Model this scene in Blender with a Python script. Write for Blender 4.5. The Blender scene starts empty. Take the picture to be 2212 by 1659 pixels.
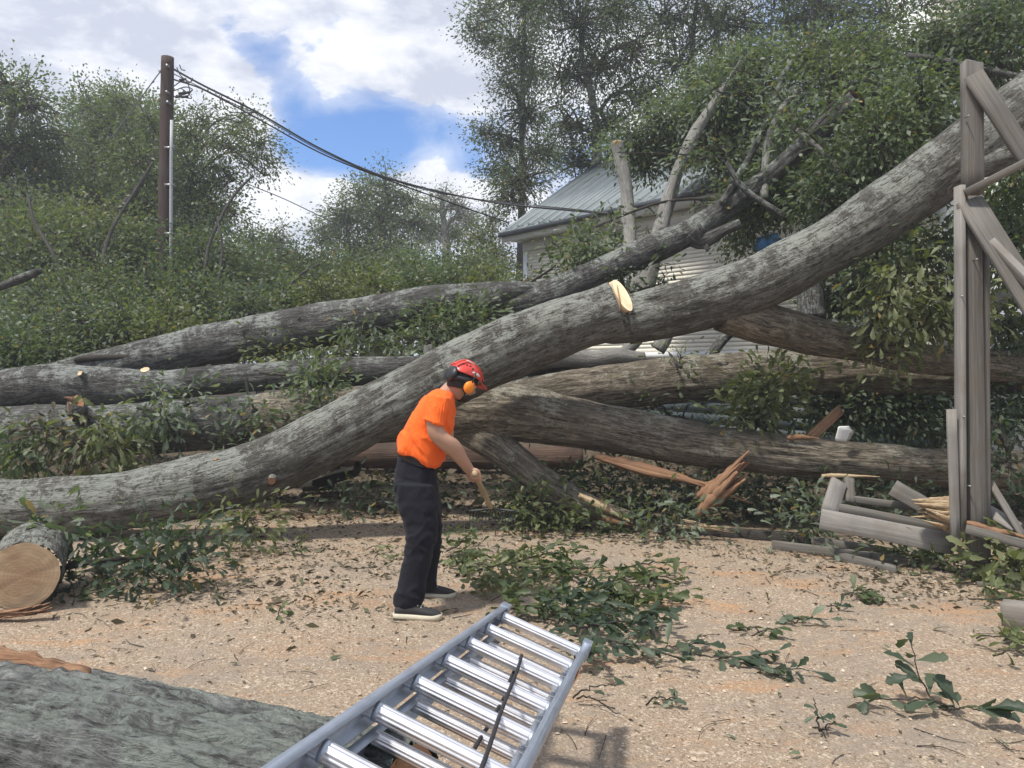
import bpy, math, random
import numpy as np
from mathutils import Vector, Matrix

# ------------------------------------------------------------------ camera
scene = bpy.context.scene
COL = scene.collection
F, CX, HY, EYE = 1671.0, 1106.0, 795.0, 1.62      # focal length / horizon of the photograph (2212 px wide)
cam_d = bpy.data.cameras.new('camera')
cam_d.sensor_width = 36.0
cam_d.lens = 36.0 * F / 2212.0
cam_d.shift_y = -(829.5 - HY) / 2212.0
cam_d.clip_start, cam_d.clip_end = 0.05, 900.0
cam = bpy.data.objects.new('camera', cam_d)
cam.location = (0, 0, EYE)
cam.rotation_euler = (math.radians(90), 0, 0)
COL.objects.link(cam)
scene.camera = cam

# ------------------------------------------------------------------ light
SUN = Vector((-0.36, -0.27, 0.89)).normalized()       # direction towards the sun
sun_d = bpy.data.lights.new('sun', 'SUN')
sun_d.energy = 3.5
sun_d.angle = math.radians(5.0)                       # the sun shines through thin cloud
sun_d.color = (1.0, 0.95, 0.87)
sun = bpy.data.objects.new('sun', sun_d)
sun.rotation_euler = SUN.to_track_quat('Z', 'Y').to_euler()
sun.location = (5, -5, 30)
COL.objects.link(sun)

world = bpy.data.worlds.new('World')
scene.world = world
world.use_nodes = True
W = world.node_tree
W.nodes.clear()
def wn(t, **k):
    n = W.nodes.new(t)
    for a, b in k.items(): setattr(n, a, b)
    return n
def wl(a, b): W.links.new(a, b)
def wmath(op, a, b=None, c=None, clamp=False):
    n = wn('ShaderNodeMath', operation=op, use_clamp=clamp)
    for i, v in enumerate((a, b, c)):
        if v is None: continue
        if isinstance(v, (int, float)): n.inputs[i].default_value = v
        else: wl(v, n.inputs[i])
    return n.outputs[0]
out = wn('ShaderNodeOutputWorld'); bg = wn('ShaderNodeBackground')
SKY_STRENGTH = 0.11
bg.inputs['Strength'].default_value = SKY_STRENGTH
wl(bg.outputs[0], out.inputs['Surface'])
sky = wn('ShaderNodeTexSky', sky_type='NISHITA')
sky.sun_disc = False
sky.sun_elevation = math.asin(SUN.z)
sky.sun_rotation = math.atan2(SUN.x, SUN.y)
sky.altitude = 200; sky.air_density = 1.0; sky.dust_density = 0.3; sky.ozone_density = 2.0
tint = wn('ShaderNodeMix', data_type='RGBA', blend_type='MULTIPLY')
tint.inputs['Factor'].default_value = 1.0
tint.inputs['B'].default_value = (0.62, 0.92, 1.28, 1)
wl(sky.outputs[0], tint.inputs['A'])
tc = wn('ShaderNodeTexCoord')
# clouds: fractal noise over the direction, gathered and parted by broad soft swells
def swell(px, py, sx, amp):
    d = Vector(((px - CX) / F, 1.0, (HY - py) / F)).normalized()
    s = wn('ShaderNodeVectorMath', operation='DISTANCE')
    wl(tc.outputs['Generated'], s.inputs[0]); s.inputs[1].default_value = d
    q = wmath('DIVIDE', s.outputs['Value'], sx / F)
    q = wmath('MULTIPLY', q, q)
    q = wmath('MULTIPLY', q, -1.0)
    return wmath('MULTIPLY', wmath('EXPONENT', q), amp)
def wnoise(scale, detail, rough, zs=2.0, dist=0.0, off=0.0):
    m = wn('ShaderNodeMapping'); m.inputs['Scale'].default_value = (scale, scale, scale * zs)
    m.inputs['Location'].default_value = (off, off * 0.7, off * 1.3)
    wl(tc.outputs['Generated'], m.inputs['Vector'])
    n = wn('ShaderNodeTexNoise'); n.inputs['Scale'].default_value = 1.0
    n.inputs['Detail'].default_value = detail; n.inputs['Roughness'].default_value = rough
    n.inputs['Distortion'].default_value = dist
    wl(m.outputs[0], n.inputs['Vector'])
    return n.outputs['Fac']
cover = wnoise(6.0, 10, 0.62, 1.9, 0.35, 3.1)
for px, py, sx, a in [(760, 290, 110, -0.34), (890, 295, 110, -0.38), (1010, 315, 90, -0.30), (650, 300, 80, -0.24),
                      (570, 120, 60, -0.24), (620, 215, 60, -0.24), (480, 50, 50, -0.2), (800, 330, 90, -0.2), (680, 60, 70, -0.10),
                      (660, 345, 40, -0.16),
                      (760, 440, 130, 0.30), (560, 400, 90, 0.28), (930, 385, 75, 0.30), (1000, 420, 90, 0.24),
                      (200, 120, 230, 0.24), (480, 200, 110, 0.16), (90, 20, 200, 0.14), (900, 120, 210, 0.12), (960, 210, 120, 0.12), (700, 170, 90, 0.10),
                      (1000, 190, 140, 0.10)]:
    cover = wmath('ADD', cover, swell(px, py, sx, a))
dens = wn('ShaderNodeMapRange'); dens.interpolation_type = 'SMOOTHSTEP'
dens.inputs['From Min'].default_value = 0.37; dens.inputs['From Max'].default_value = 0.53
wl(cover, dens.inputs['Value'])
veil = wn('ShaderNodeMapRange'); veil.interpolation_type = 'SMOOTHSTEP'
veil.inputs['From Min'].default_value = 0.20; veil.inputs['From Max'].default_value = 0.50; veil.inputs['To Max'].default_value = 0.5
wl(cover, veil.inputs['Value'])
shade = wnoise(7.0, 7, 0.6, 2.2, 0.2, 8.4)
sh = wn('ShaderNodeMapRange'); sh.inputs['From Min'].default_value = 0.41; sh.inputs['From Max'].default_value = 0.60
wl(shade, sh.inputs['Value'])
cl = wn('ShaderNodeMix', data_type='RGBA')
k = 1.0 / SKY_STRENGTH
cl.inputs['A'].default_value = (0.50 * k, 0.53 * k, 0.62 * k, 1)
cl.inputs['B'].default_value = (0.86 * k, 0.87 * k, 0.90 * k, 1)
wl(sh.outputs[0], cl.inputs['Factor'])
mixs = wn('ShaderNodeMix', data_type='RGBA')
wl(wmath('MAXIMUM', wmath('MULTIPLY', dens.outputs[0], 0.95), veil.outputs[0]), mixs.inputs['Factor'])
wl(tint.outputs['Result'], mixs.inputs['A']); wl(cl.outputs['Result'], mixs.inputs['B'])
wl(mixs.outputs['Result'], bg.inputs['Color'])

vs = scene.view_settings
scene.display_settings.display_device = 'sRGB'
vs.view_transform = 'Standard'; vs.look = 'None'; vs.exposure = 0.47; vs.gamma = 1.0; vs.use_curve_mapping = False
cy = scene.cycles
cy.max_bounces = 8; cy.diffuse_bounces = 4; cy.glossy_bounces = 3; cy.transmission_bounces = 3; cy.transparent_max_bounces = 4
cy.caustics_reflective = False; cy.caustics_refractive = False

# ------------------------------------------------------------------ helpers
def P(px, py, Y):
    """the point at depth Y metres that the photograph shows at (px, py)"""
    return np.array(((px - CX) / F * Y, Y, EYE - (py - HY) / F * Y))
def G(px, py):
    return P(px, py, EYE * F / (py - HY))
ORG = {}
def org(o): return ORG.get(o.name, np.zeros(3)) if o is not None else np.zeros(3)
def tag(o, label=None, cat=None, group=None, kind=None):
    if label: o['label'] = label
    if cat: o['category'] = cat
    if group: o['group'] = group
    if kind: o['kind'] = kind
    return o
def thing(name, label, cat, loc=(0, 0, 0), group=None):
    o = bpy.data.objects.new(name, None); COL.objects.link(o)
    o.empty_display_size = 0.1
    o.location = tuple(float(v) for v in loc); ORG[o.name] = np.array(loc, float)
    return tag(o, label, cat, group)
def mk(name, V, Fc, mat, parent=None, smooth=True, attrs=None, loc=None, kind=None):
    if isinstance(mat, dict):                                       # mk(name, *tube(...), material, parent)
        mat, attrs, parent, smooth = parent, mat, (smooth if not isinstance(smooth, bool) else None), True
    """one mesh object from world-space vertices; Fc: int array (n,3|4), or a list of index lists"""
    V = np.asarray(V, float)
    base = org(parent) if parent is not None else (np.array(loc, float) if loc is not None else V.mean(0))
    Vl = V - base
    me = bpy.data.meshes.new(name)
    if isinstance(Fc, np.ndarray):
        n, w = Fc.shape
        me.vertices.add(len(Vl)); me.vertices.foreach_set('co', Vl.astype(np.float32).ravel())
        me.loops.add(n * w); me.loops.foreach_set('vertex_index', Fc.astype(np.int32).ravel())
        me.polygons.add(n); me.polygons.foreach_set('loop_start', (np.arange(n) * w).astype(np.int32))
        me.polygons.foreach_set('loop_total', np.full(n, w, np.int32))
    else:
        me.from_pydata([tuple(v) for v in Vl], [], [list(map(int, f)) for f in Fc])
    if smooth: me.polygons.foreach_set('use_smooth', np.ones(len(me.polygons), bool))
    for k_, a in (attrs or {}).items():
        a = np.asarray(a, np.float32)
        if a.ndim == 1:
            at = me.attributes.new(k_, 'FLOAT', 'POINT'); at.data.foreach_set('value', a)
        else:
            at = me.attributes.new(k_, 'FLOAT_VECTOR', 'POINT'); at.data.foreach_set('vector', a.ravel())
    me.update(calc_edges=True)
    if mat is not None: me.materials.append(mat)
    o = bpy.data.objects.new(name, me); COL.objects.link(o)
    if parent is not None:
        o.parent = parent; ORG[o.name] = base
    else:
        o.location = tuple(base); ORG[o.name] = base
    if kind: o['kind'] = kind
    return o
def cat_mesh(items):
    """join (V, F[, attrs]) tuples"""
    Vs, Fs, off, at = [], [], 0, {}
    for it in items:
        Vs.append(it[0]); Fs.append(it[1] + off); off += len(it[0])
        if len(it) > 2:
            for k_, a in it[2].items(): at.setdefault(k_, []).append(a)
    return np.concatenate(Vs), np.concatenate(Fs), {k_: np.concatenate(a) for k_, a in at.items()}
def hsh(ix, iy, iz, s):
    h = (ix.astype(np.int64) * 374761393 + iy.astype(np.int64) * 668265263 + iz.astype(np.int64) * 2147483647 + s * 144269504) & 0xFFFFFFFF
    h = ((h ^ (h >> 13)) * 1274126177) & 0xFFFFFFFF
    h = ((h ^ (h >> 15)) * 2246822519) & 0xFFFFFFFF
    return ((h ^ (h >> 16)) & 0xFFFF) / 65535.0
def vnoise(p, s=0):
    i = np.floor(p); f = p - i; f = f * f * (3 - 2 * f); i = i.astype(np.int64)
    r = 0
    for a in (0, 1):
        for b in (0, 1):
            for c in (0, 1):
                w = (f[:, 0] if a else 1 - f[:, 0]) * (f[:, 1] if b else 1 - f[:, 1]) * (f[:, 2] if c else 1 - f[:, 2])
                r = r + w * hsh(i[:, 0] + a, i[:, 1] + b, i[:, 2] + c, s)
    return r
def fbm(p, s=0, o=3):
    r, a, t = 0, 1.0, 0
    for k_ in range(o):
        r = r + a * vnoise(p * 2.03 ** k_ + 17.3 * k_, s + k_); t += a; a *= 0.5
    return r / t
def spline(C, m):
    """Catmull-Rom through the rows of C, m samples"""
    C = np.asarray(C, float)
    if len(C) == 2: C = np.array([C[0], (C[0] + C[1]) / 2, C[1]])
    E = np.vstack([2 * C[0] - C[1], C, 2 * C[-1] - C[-2]])
    n = len(C) - 1
    t = np.linspace(0, n, m); k_ = np.minimum(t.astype(int), n - 1); f = (t - k_)[:, None]
    p0, p1, p2, p3 = E[k_], E[k_ + 1], E[k_ + 2], E[k_ + 3]
    return 0.5 * (2 * p1 + (p2 - p0) * f + (2 * p0 - 5 * p1 + 4 * p2 - p3) * f ** 2 + (3 * p1 - p0 - 3 * p2 + p3) * f ** 3)
def frames(pts):
    T = np.gradient(pts, axis=0); T /= np.linalg.norm(T, axis=1)[:, None] + 1e-9
    u = np.cross(T[0], (0, 0, 1.0))
    if np.linalg.norm(u) < 0.1: u = np.cross(T[0], (0, 1.0, 0))
    u /= np.linalg.norm(u)
    U = np.empty_like(T); U[0] = u
    for i in range(1, len(T)):
        u = u - T[i] * np.dot(u, T[i]); u /= np.linalg.norm(u) + 1e-9; U[i] = u
    return T, U, np.cross(T, U)
def tube(pts, rad, n=10, caps=True, rough=0.0, seed=0, along=1.4, around=9.0, lump=0.0, u0=0.0, octs=3):
    """swept tube -> V, quads, attrs (bk = unrolled bark coordinate)"""
    pts = np.asarray(pts, float); m = len(pts)
    rad = np.broadcast_to(np.asarray(rad, float), (m,))
    T, U, B = frames(pts)
    th = np.linspace(0, 2 * np.pi, n, endpoint=False)
    c, s = np.cos(th), np.sin(th)
    L = np.concatenate([[0], np.cumsum(np.linalg.norm(np.diff(pts, axis=0), axis=1))]) + u0
    N = U[:, None, :] * c[None, :, None] + B[:, None, :] * s[None, :, None]
    R = np.repeat(rad[:, None], n, 1)
    rm = rad.mean()
    bk = np.stack([np.repeat(L[:, None], n, 1), np.repeat((c * rm)[None], m, 0), np.repeat((s * rm)[None], m, 0)], -1).reshape(-1, 3)
    if rough or lump:
        q = bk * np.array([along, around, around])
        q = q + 0.6 * (fbm(bk * 3.0, seed + 50, 2)[:, None] - 0.5)
        rg = 1 - np.abs(2 * fbm(q, seed, octs) - 1)
        d = rough * (rg ** 1.5 - 0.55) * 1.6 + lump * (fbm(bk * 1.7, seed + 9, 2) - 0.5) * 2
        R = R + d.reshape(m, n)
    V = (pts[:, None, :] + N * R[..., None]).reshape(-1, 3)
    i = np.arange(m - 1)[:, None] * n; j = np.arange(n)[None]; j2 = (j + 1) % n
    Q = np.stack([i + j, i + j2, i + n + j2, i + n + j], -1).reshape(-1, 4)
    if caps:
        V = np.vstack([V, pts[0], pts[-1]]); bk = np.vstack([bk, bk[0], bk[-1]])
        a, b = m * n, m * n + 1; jj = np.arange(n); j3 = (jj + 1) % n; o = (m - 1) * n
        half = np.arange(0, n, 2)
        c1 = np.stack([np.full(len(half), a), (half + 2) % n, (half + 1) % n, half], -1)
        c2 = np.stack([np.full(len(half), b), o + half, o + (half + 1) % n, o + (half + 2) % n], -1)
        Q = np.vstack([Q, c1, c2])
    return V, Q, {'bk': bk}
BOXF = np.array([[0, 3, 2, 1], [4, 5, 6, 7], [0, 1, 5, 4], [1, 2, 6, 5], [2, 3, 7, 6], [3, 0, 4, 7]])
def board(a, b, w, t, up=(0, 0, 1), jag=0.0, seed=0):
    """plank from a to b, width w across (towards up), thickness t, bevelled; jag roughens the end b"""
    a, b, up = np.array(a, float), np.array(b, float), np.array(up, float)
    d = (b - a) / np.linalg.norm(b - a)
    s = up - d * np.dot(up, d); s /= np.linalg.norm(s); n = np.cross(d, s)
    bv = min(0.006, t * 0.2, w * 0.2)
    prof = [(-w/2+bv, -t/2), (w/2-bv, -t/2), (w/2, -t/2+bv), (w/2, t/2-bv), (w/2-bv, t/2), (-w/2+bv, t/2), (-w/2, t/2-bv), (-w/2, -t/2+bv)]
    rs = np.random.RandomState(seed)
    V, bk = [], []
    LL = np.linalg.norm(b - a); K = 6
    for i in range(K):
        c = a + d * LL * i / (K - 1)
        for (x, y) in prof:
            e = d * (rs.uniform(-jag, jag) if i == K - 1 else 0)
            V.append(c + s * x + n * y + e + (s * rs.uniform(-1, 1) + n * rs.uniform(-1, 1)) * 0.0012)
            bk.append((LL * i / (K - 1) + seed * 3.7, x, y))
    Q = []
    for i in range(K - 1):
        for j in range(8):
            k2 = (j + 1) % 8
            Q.append((i*8+j, i*8+k2, i*8+8+k2, i*8+8+j))
    for o, rev in ((0, True), ((K - 1) * 8, False)):
        f = [(o, o+1, o+2, o+3), (o, o+3, o+4, o+7), (o+4, o+5, o+6, o+7)]
        Q += [x[::-1] if rev else x for x in f]
    return np.array(V), np.array(Q), {'bk': np.array(bk)}
# ------------------------------------------------------------------ materials
def new_mat(name):
    m = bpy.data.materials.new(name); m.use_nodes = True
    t = m.node_tree; b = t.nodes['Principled BSDF']
    return m, t, b
class N:
    """terse node writer"""
    def __init__(s, t): s.t = t
    def n(s, ty, **k):
        x = s.t.nodes.new(ty)
        for a, b in k.items(): setattr(x, a, b)
        return x
    def l(s, a, b): s.t.links.new(a, b)
    def attr(s, name, out='Vector'): return s.n('ShaderNodeAttribute', attribute_name=name).outputs[out]
    def obj(s): return s.n('ShaderNodeTexCoord').outputs['Object']
    def pos(s): return s.n('ShaderNodeNewGeometry').outputs['Position']
    def map(s, v, sc, loc=(0, 0, 0)):
        m = s.n('ShaderNodeMapping'); m.inputs['Scale'].default_value = sc; m.inputs['Location'].default_value = loc
        s.l(v, m.inputs[0]); return m.outputs[0]
    def noise(s, v, scale, detail=6, rough=0.55, dist=0.0):
        x = s.n('ShaderNodeTexNoise'); x.inputs['Scale'].default_value = scale; x.inputs['Detail'].default_value = detail
        x.inputs['Roughness'].default_value = rough; x.inputs['Distortion'].default_value = dist
        s.l(v, x.inputs['Vector']); return x.outputs['Fac']
    def voro(s, v, scale, feature='F1', out='Distance'):
        x = s.n('ShaderNodeTexVoronoi', feature=feature); x.inputs['Scale'].default_value = scale
        s.l(v, x.inputs['Vector']); return x.outputs[out]
    def ramp(s, f, stops):
        r = s.n('ShaderNodeValToRGB'); e = r.color_ramp.elements
        while len(e) < len(stops): e.new(0.5)
        for q, (p, c) in zip(e, stops): q.position = p; q.color = (*c, 1) if len(c) == 3 else c
        s.l(f, r.inputs[0]); return r.outputs['Color']
    def mrange(s, f, a, b, c=0.0, d=1.0):
        r = s.n('ShaderNodeMapRange'); r.inputs[1].default_value = a; r.inputs[2].default_value = b
        r.inputs[3].default_value = c; r.inputs[4].default_value = d
        s.l(f, r.inputs[0]); return r.outputs[0]
    def mix(s, f, a, b, mode='MIX'):
        m = s.n('ShaderNodeMix', data_type='RGBA', blend_type=mode)
        for v, i in ((f, 'Factor'), (a, 'A'), (b, 'B')):
            if isinstance(v, (int, float)): m.inputs[i].default_value = v
            elif isinstance(v, tuple): m.inputs[i].default_value = (*v, 1)
            else: s.l(v, m.inputs[i])
        return m.outputs['Result']
    def math(s, op, a, b=0.5, clamp=False):
        m = s.n('ShaderNodeMath', operation=op, use_clamp=clamp)
        for i, v in enumerate((a, b)):
            if isinstance(v, (int, float)): m.inputs[i].default_value = v
            else: s.l(v, m.inputs[i])
        return m.outputs[0]
    def bump(s, h, strength, dist, bsdf):
        b = s.n('ShaderNodeBump'); b.inputs['Strength'].default_value = strength; b.inputs['Distance'].default_value = dist
        s.l(h, b.inputs['Height']); s.l(b.outputs[0], bsdf.inputs['Normal'])

def bark(name, dark, mid, pale, lichen, amount=0.5, scale=1.0, stretch=1.0, fur=1.0):
    m, t, b = new_mat(name); q = N(t)
    v = q.attr('bk')
    wv = q.noise(v, 7.0, 3, 0.5)
    s1 = q.map(v, (5.0 * scale * stretch, 42 * scale, 42 * scale))
    f = q.noise(s1, 1.0, 9, 0.68, 0.9)
    s2 = q.map(v, (22 * scale * stretch, 85 * scale, 85 * scale))
    f2 = q.noise(s2, 1.0, 6, 0.68, 0.4)
    g = q.math('ADD', q.math('MULTIPLY', f, 0.62), q.math('MULTIPLY', f2, 0.38))
    col = q.ramp(g, [(0.37, dark), (0.47, mid), (0.60, pale)])
    big = q.noise(v, 2.2, 6, 0.65)
    col = q.mix(q.mrange(big, 0.45, 0.62, 0.0, 0.5), col, tuple(0.75 * x for x in mid))
    # crusts of pale lichen with ragged edges
    l1 = q.noise(v, 12 * scale, 10, 0.78, 0.3)
    l2 = q.noise(v, 55 * scale, 5, 0.75)
    l3 = q.noise(v, 2.4, 4, 0.6)
    lf = q.math('ADD', q.math('MULTIPLY', l1, 0.45), q.math('ADD', q.math('MULTIPLY', l2, 0.21), q.math('MULTIPLY', l3, 0.34)))
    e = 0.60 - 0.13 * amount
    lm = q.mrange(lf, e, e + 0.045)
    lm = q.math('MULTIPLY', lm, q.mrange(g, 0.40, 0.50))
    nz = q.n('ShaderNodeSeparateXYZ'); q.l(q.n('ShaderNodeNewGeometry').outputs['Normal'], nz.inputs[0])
    lm = q.math('MULTIPLY', lm, q.mrange(q.math('ADD', nz.outputs[2], q.math('MULTIPLY', big, 0.8)), -0.35, 0.85, 0.10, 1.0))   # lichen thinned on undersides, painting lit tops and shaded bellies into the colour
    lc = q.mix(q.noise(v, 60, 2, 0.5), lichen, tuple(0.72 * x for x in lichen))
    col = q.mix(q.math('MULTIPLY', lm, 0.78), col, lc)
    q.l(col, b.inputs['Base Color'])
    b.inputs['Roughness'].default_value = 0.92; b.inputs['Specular IOR Level'].default_value = 0.15
    h = q.math('ADD', g, q.math('MULTIPLY', l2, 0.15))
    q.bump(h, 1.0, 0.045 * fur, b)
    return m
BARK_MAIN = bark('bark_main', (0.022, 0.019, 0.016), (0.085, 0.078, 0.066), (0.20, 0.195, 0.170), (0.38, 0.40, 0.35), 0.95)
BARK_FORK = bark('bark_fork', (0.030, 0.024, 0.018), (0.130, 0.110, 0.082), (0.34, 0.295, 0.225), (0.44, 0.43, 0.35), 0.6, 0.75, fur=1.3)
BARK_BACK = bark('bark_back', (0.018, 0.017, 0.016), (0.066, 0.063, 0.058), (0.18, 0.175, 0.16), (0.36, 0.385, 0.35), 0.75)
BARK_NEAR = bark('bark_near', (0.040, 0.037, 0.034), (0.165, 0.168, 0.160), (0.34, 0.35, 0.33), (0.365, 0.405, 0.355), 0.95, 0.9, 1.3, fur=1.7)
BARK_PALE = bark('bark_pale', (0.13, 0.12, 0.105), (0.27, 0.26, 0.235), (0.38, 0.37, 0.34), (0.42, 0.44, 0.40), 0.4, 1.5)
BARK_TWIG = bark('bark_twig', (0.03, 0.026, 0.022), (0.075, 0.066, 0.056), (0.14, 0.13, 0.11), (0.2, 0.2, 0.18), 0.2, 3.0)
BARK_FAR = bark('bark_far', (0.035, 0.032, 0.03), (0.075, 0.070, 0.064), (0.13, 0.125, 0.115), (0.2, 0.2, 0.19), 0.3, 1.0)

def wood(name, a, b_, c=None, rough=0.75, ring=False, grain=1.0, bumpd=0.004):
    m, t, b = new_mat(name); q = N(t); v = q.attr('bk')
    g = q.noise(q.map(v, (2.0 * grain, 55 * grain, 55 * grain)), 1.0, 6, 0.6, 0.35)
    col = q.mix(q.mrange(g, 0.35, 0.68), a, b_)
    st = q.noise(v, 3.0, 5, 0.6)
    if c: col = q.mix(q.mrange(st, 0.50, 0.68, 0, 0.8), col, c)
    q.l(col, b.inputs['Base Color']); b.inputs['Roughness'].default_value = rough
    b.inputs['Specular IOR Level'].default_value = 0.25
    q.bump(g, 0.8, bumpd, b)
    return m
LUMBER = wood('weathered_lumber', (0.108, 0.100, 0.087), (0.186, 0.174, 0.153), (0.145, 0.122, 0.095))
LUMBER_PALE = wood('painted_lumber', (0.215, 0.200, 0.180), (0.300, 0.284, 0.260), (0.19, 0.168, 0.138))
SPLIT_RED = wood('split_heartwood', (0.19, 0.098, 0.052), (0.36, 0.215, 0.125), (0.13, 0.070, 0.042), bumpd=0.012)
SPLIT_TAN = wood('split_sapwood', (0.36, 0.26, 0.155), (0.55, 0.43, 0.28), (0.33, 0.215, 0.12), bumpd=0.015)
HANDLE = wood('ash_handle', (0.36, 0.27, 0.15), (0.48, 0.37, 0.22), None, 0.55)
POLE = wood('pole_wood', (0.045, 0.030, 0.026), (0.085, 0.058, 0.048), (0.07, 0.062, 0.056), 0.85)

def cutface(name, a, c, rings=90.0):
    """sawn end: attribute bk = (radial distance, local x, local y)"""
    m, t, b = new_mat(name); q = N(t); v = q.attr('bk')
    sx = q.n('ShaderNodeSeparateXYZ'); q.l(v, sx.inputs[0])
    w = q.noise(q.map(v, (0, 3, 3)), 1.5, 4, 0.6)
    r = q.math('ADD', sx.outputs[0], q.math('MULTIPLY', w, 0.03))
    ring = q.math('SINE', q.math('MULTIPLY', r, rings * 3))
    col = q.mix(q.mrange(sx.outputs[0], 0.05, 0.20), c, a)
    col = q.mix(q.mrange(ring, -1, 1, 0, 0.22), col, tuple(0.55 * x for x in c))
    saw = q.noise(q.map(v, (0, 14, 120)), 1.0, 4, 0.6)
    col = q.mix(q.mrange(saw, 0.4, 0.7, 0, 0.3), col, tuple(0.7 * x for x in a))
    st = q.noise(q.map(v, (0, 6, 6)), 1.0, 5, 0.6)
    col = q.mix(q.mrange(st, 0.52, 0.72, 0, 0.5), col, (0.30, 0.175, 0.095))
    q.l(col, b.inputs['Base Color']); b.inputs['Roughness'].default_value = 0.8
    q.bump(saw, 0.5, 0.004, b)
    return m
CUT_TAN = cutface('sawn_end', (0.50, 0.365, 0.215), (0.43, 0.28, 0.165))
CUT_FRESH = cutface('fresh_cut', (0.80, 0.62, 0.40), (0.72, 0.52, 0.32))
CUT_RED = cutface('red_cut', (0.46, 0.25, 0.13), (0.36, 0.18, 0.09))

def leaf_mat(name, c0, c1, c2, trans=0.38, rough=0.5):
    m, t, b = new_mat(name); q = N(t)
    r = q.attr('rnd', 'Fac')
    col = q.ramp(r, [(0.0, c0), (0.5, c1), (0.93, c2), (1.0, (0.26, 0.19, 0.07))])
    q.l(col, b.inputs['Base Color']); b.inputs['Roughness'].default_value = rough
    b.inputs['Specular IOR Level'].default_value = 0.45
    tr = q.n('ShaderNodeBsdfTranslucent')
    q.l(q.mix(1.0, col, (1.35, 1.5, 0.6), 'MULTIPLY'), tr.inputs['Color'])
    ms = q.n('ShaderNodeMixShader'); ms.inputs[0].default_value = trans
    q.l(b.outputs[0], ms.inputs[1]); q.l(tr.outputs[0], ms.inputs[2])
    q.l(ms.outputs[0], t.nodes['Material Output'].inputs['Surface'])
    return m
LEAF_OAK = leaf_mat('leaf_oak', (0.062, 0.084, 0.042), (0.110, 0.146, 0.074), (0.195, 0.230, 0.130))
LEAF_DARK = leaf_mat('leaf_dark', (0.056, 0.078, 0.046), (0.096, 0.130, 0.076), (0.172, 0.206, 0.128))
LEAF_BLUE = leaf_mat('leaf_greyish', (0.070, 0.092, 0.062), (0.122, 0.156, 0.104), (0.215, 0.248, 0.180))
LEAF_YEL = leaf_mat('leaf_yellowish', (0.088, 0.106, 0.046), (0.142, 0.164, 0.072), (0.220, 0.236, 0.115))
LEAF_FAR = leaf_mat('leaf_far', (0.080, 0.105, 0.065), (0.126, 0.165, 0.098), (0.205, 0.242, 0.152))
LEAF_NEAR = leaf_mat('leaf_fresh', (0.042, 0.064, 0.026), (0.076, 0.106, 0.042), (0.150, 0.178, 0.080))
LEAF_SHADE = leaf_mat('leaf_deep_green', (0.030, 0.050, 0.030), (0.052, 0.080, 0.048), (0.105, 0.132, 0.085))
LITTER = leaf_mat('litter_leaf', (0.040, 0.036, 0.022), (0.105, 0.080, 0.045), (0.075, 0.092, 0.040), 0.1, 0.7)

def plain(name, col, rough=0.5, metal=0.0, spec=0.5, var=0.12, vs=20.0, bumpd=0.0, coords='obj'):
    m, t, b = new_mat(name); q = N(t); v = q.obj()
    n = q.noise(v, vs, 5, 0.6)
    c = q.mix(q.mrange(n, 0.3, 0.7), tuple(x * (1 - var) for x in col), tuple(min(1, x * (1 + var)) for x in col))
    q.l(c, b.inputs['Base Color']); b.inputs['Roughness'].default_value = rough
    b.inputs['Metallic'].default_value = metal; b.inputs['Specular IOR Level'].default_value = spec
    if bumpd: q.bump(n, 0.6, bumpd, b)
    return m
ALU = None
def alu(name, col, rough, stretch):
    m, t, b = new_mat(name); q = N(t); v = q.attr('bk')
    n = q.noise(q.map(v, stretch), 1.0, 5, 0.6)
    d = q.noise(v, 14, 6, 0.65)
    c = q.mix(q.mrange(d, 0.45, 0.75, 0, 0.4), col, tuple(0.6 * x for x in col))
    q.l(c, b.inputs['Base Color']); b.inputs['Metallic'].default_value = 0.85
    q.l(q.mrange(n, 0.3, 0.7, rough - 0.08, rough + 0.12), b.inputs['Roughness'])
    q.bump(n, 0.15, 0.001, b)
    return m
ALU = alu('aluminium_rung', (0.82, 0.82, 0.84), 0.36, (3, 300, 300))
ALU_RAIL = alu('aluminium_rail', (0.46, 0.51, 0.58), 0.5, (4, 200, 200))
PLASTIC_DARK = plain('dark_plastic', (0.05, 0.055, 0.075), 0.5)
ROPE = plain('rope_black', (0.022, 0.022, 0.026), 0.8, bumpd=0.002, vs=200)
CABLE = plain('cable_black', (0.02, 0.02, 0.022), 0.6)
CONDUIT = plain('conduit_grey', (0.36, 0.38, 0.39), 0.5)
STEEL = plain('galvanised_steel', (0.30, 0.31, 0.32), 0.45, 0.7)
SIDING = plain('siding_paint', (0.82, 0.77, 0.65), 0.7, var=0.06, vs=3.0)
SIDING2 = plain('siding_teal', (0.045, 0.065, 0.07), 0.6, var=0.15, vs=3.0)
TRIM = plain('trim_paint', (0.72, 0.73, 0.71), 0.6, var=0.06, vs=4.0)
ROOF = plain('roof_metal', (0.13, 0.155, 0.165), 0.55, 0.2, var=0.16, vs=2.5)
GUTTER = plain('gutter_dark', (0.045, 0.05, 0.058), 0.5)
GLASS = plain('window_glass', (0.03, 0.035, 0.04), 0.08, spec=0.8)
TARP = plain('blue_tarp', (0.10, 0.30, 0.62), 0.5, var=0.1, vs=6, bumpd=0.01)
RAKE_STEEL = plain('rake_steel', (0.05, 0.055, 0.05), 0.5, 0.5)

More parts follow.
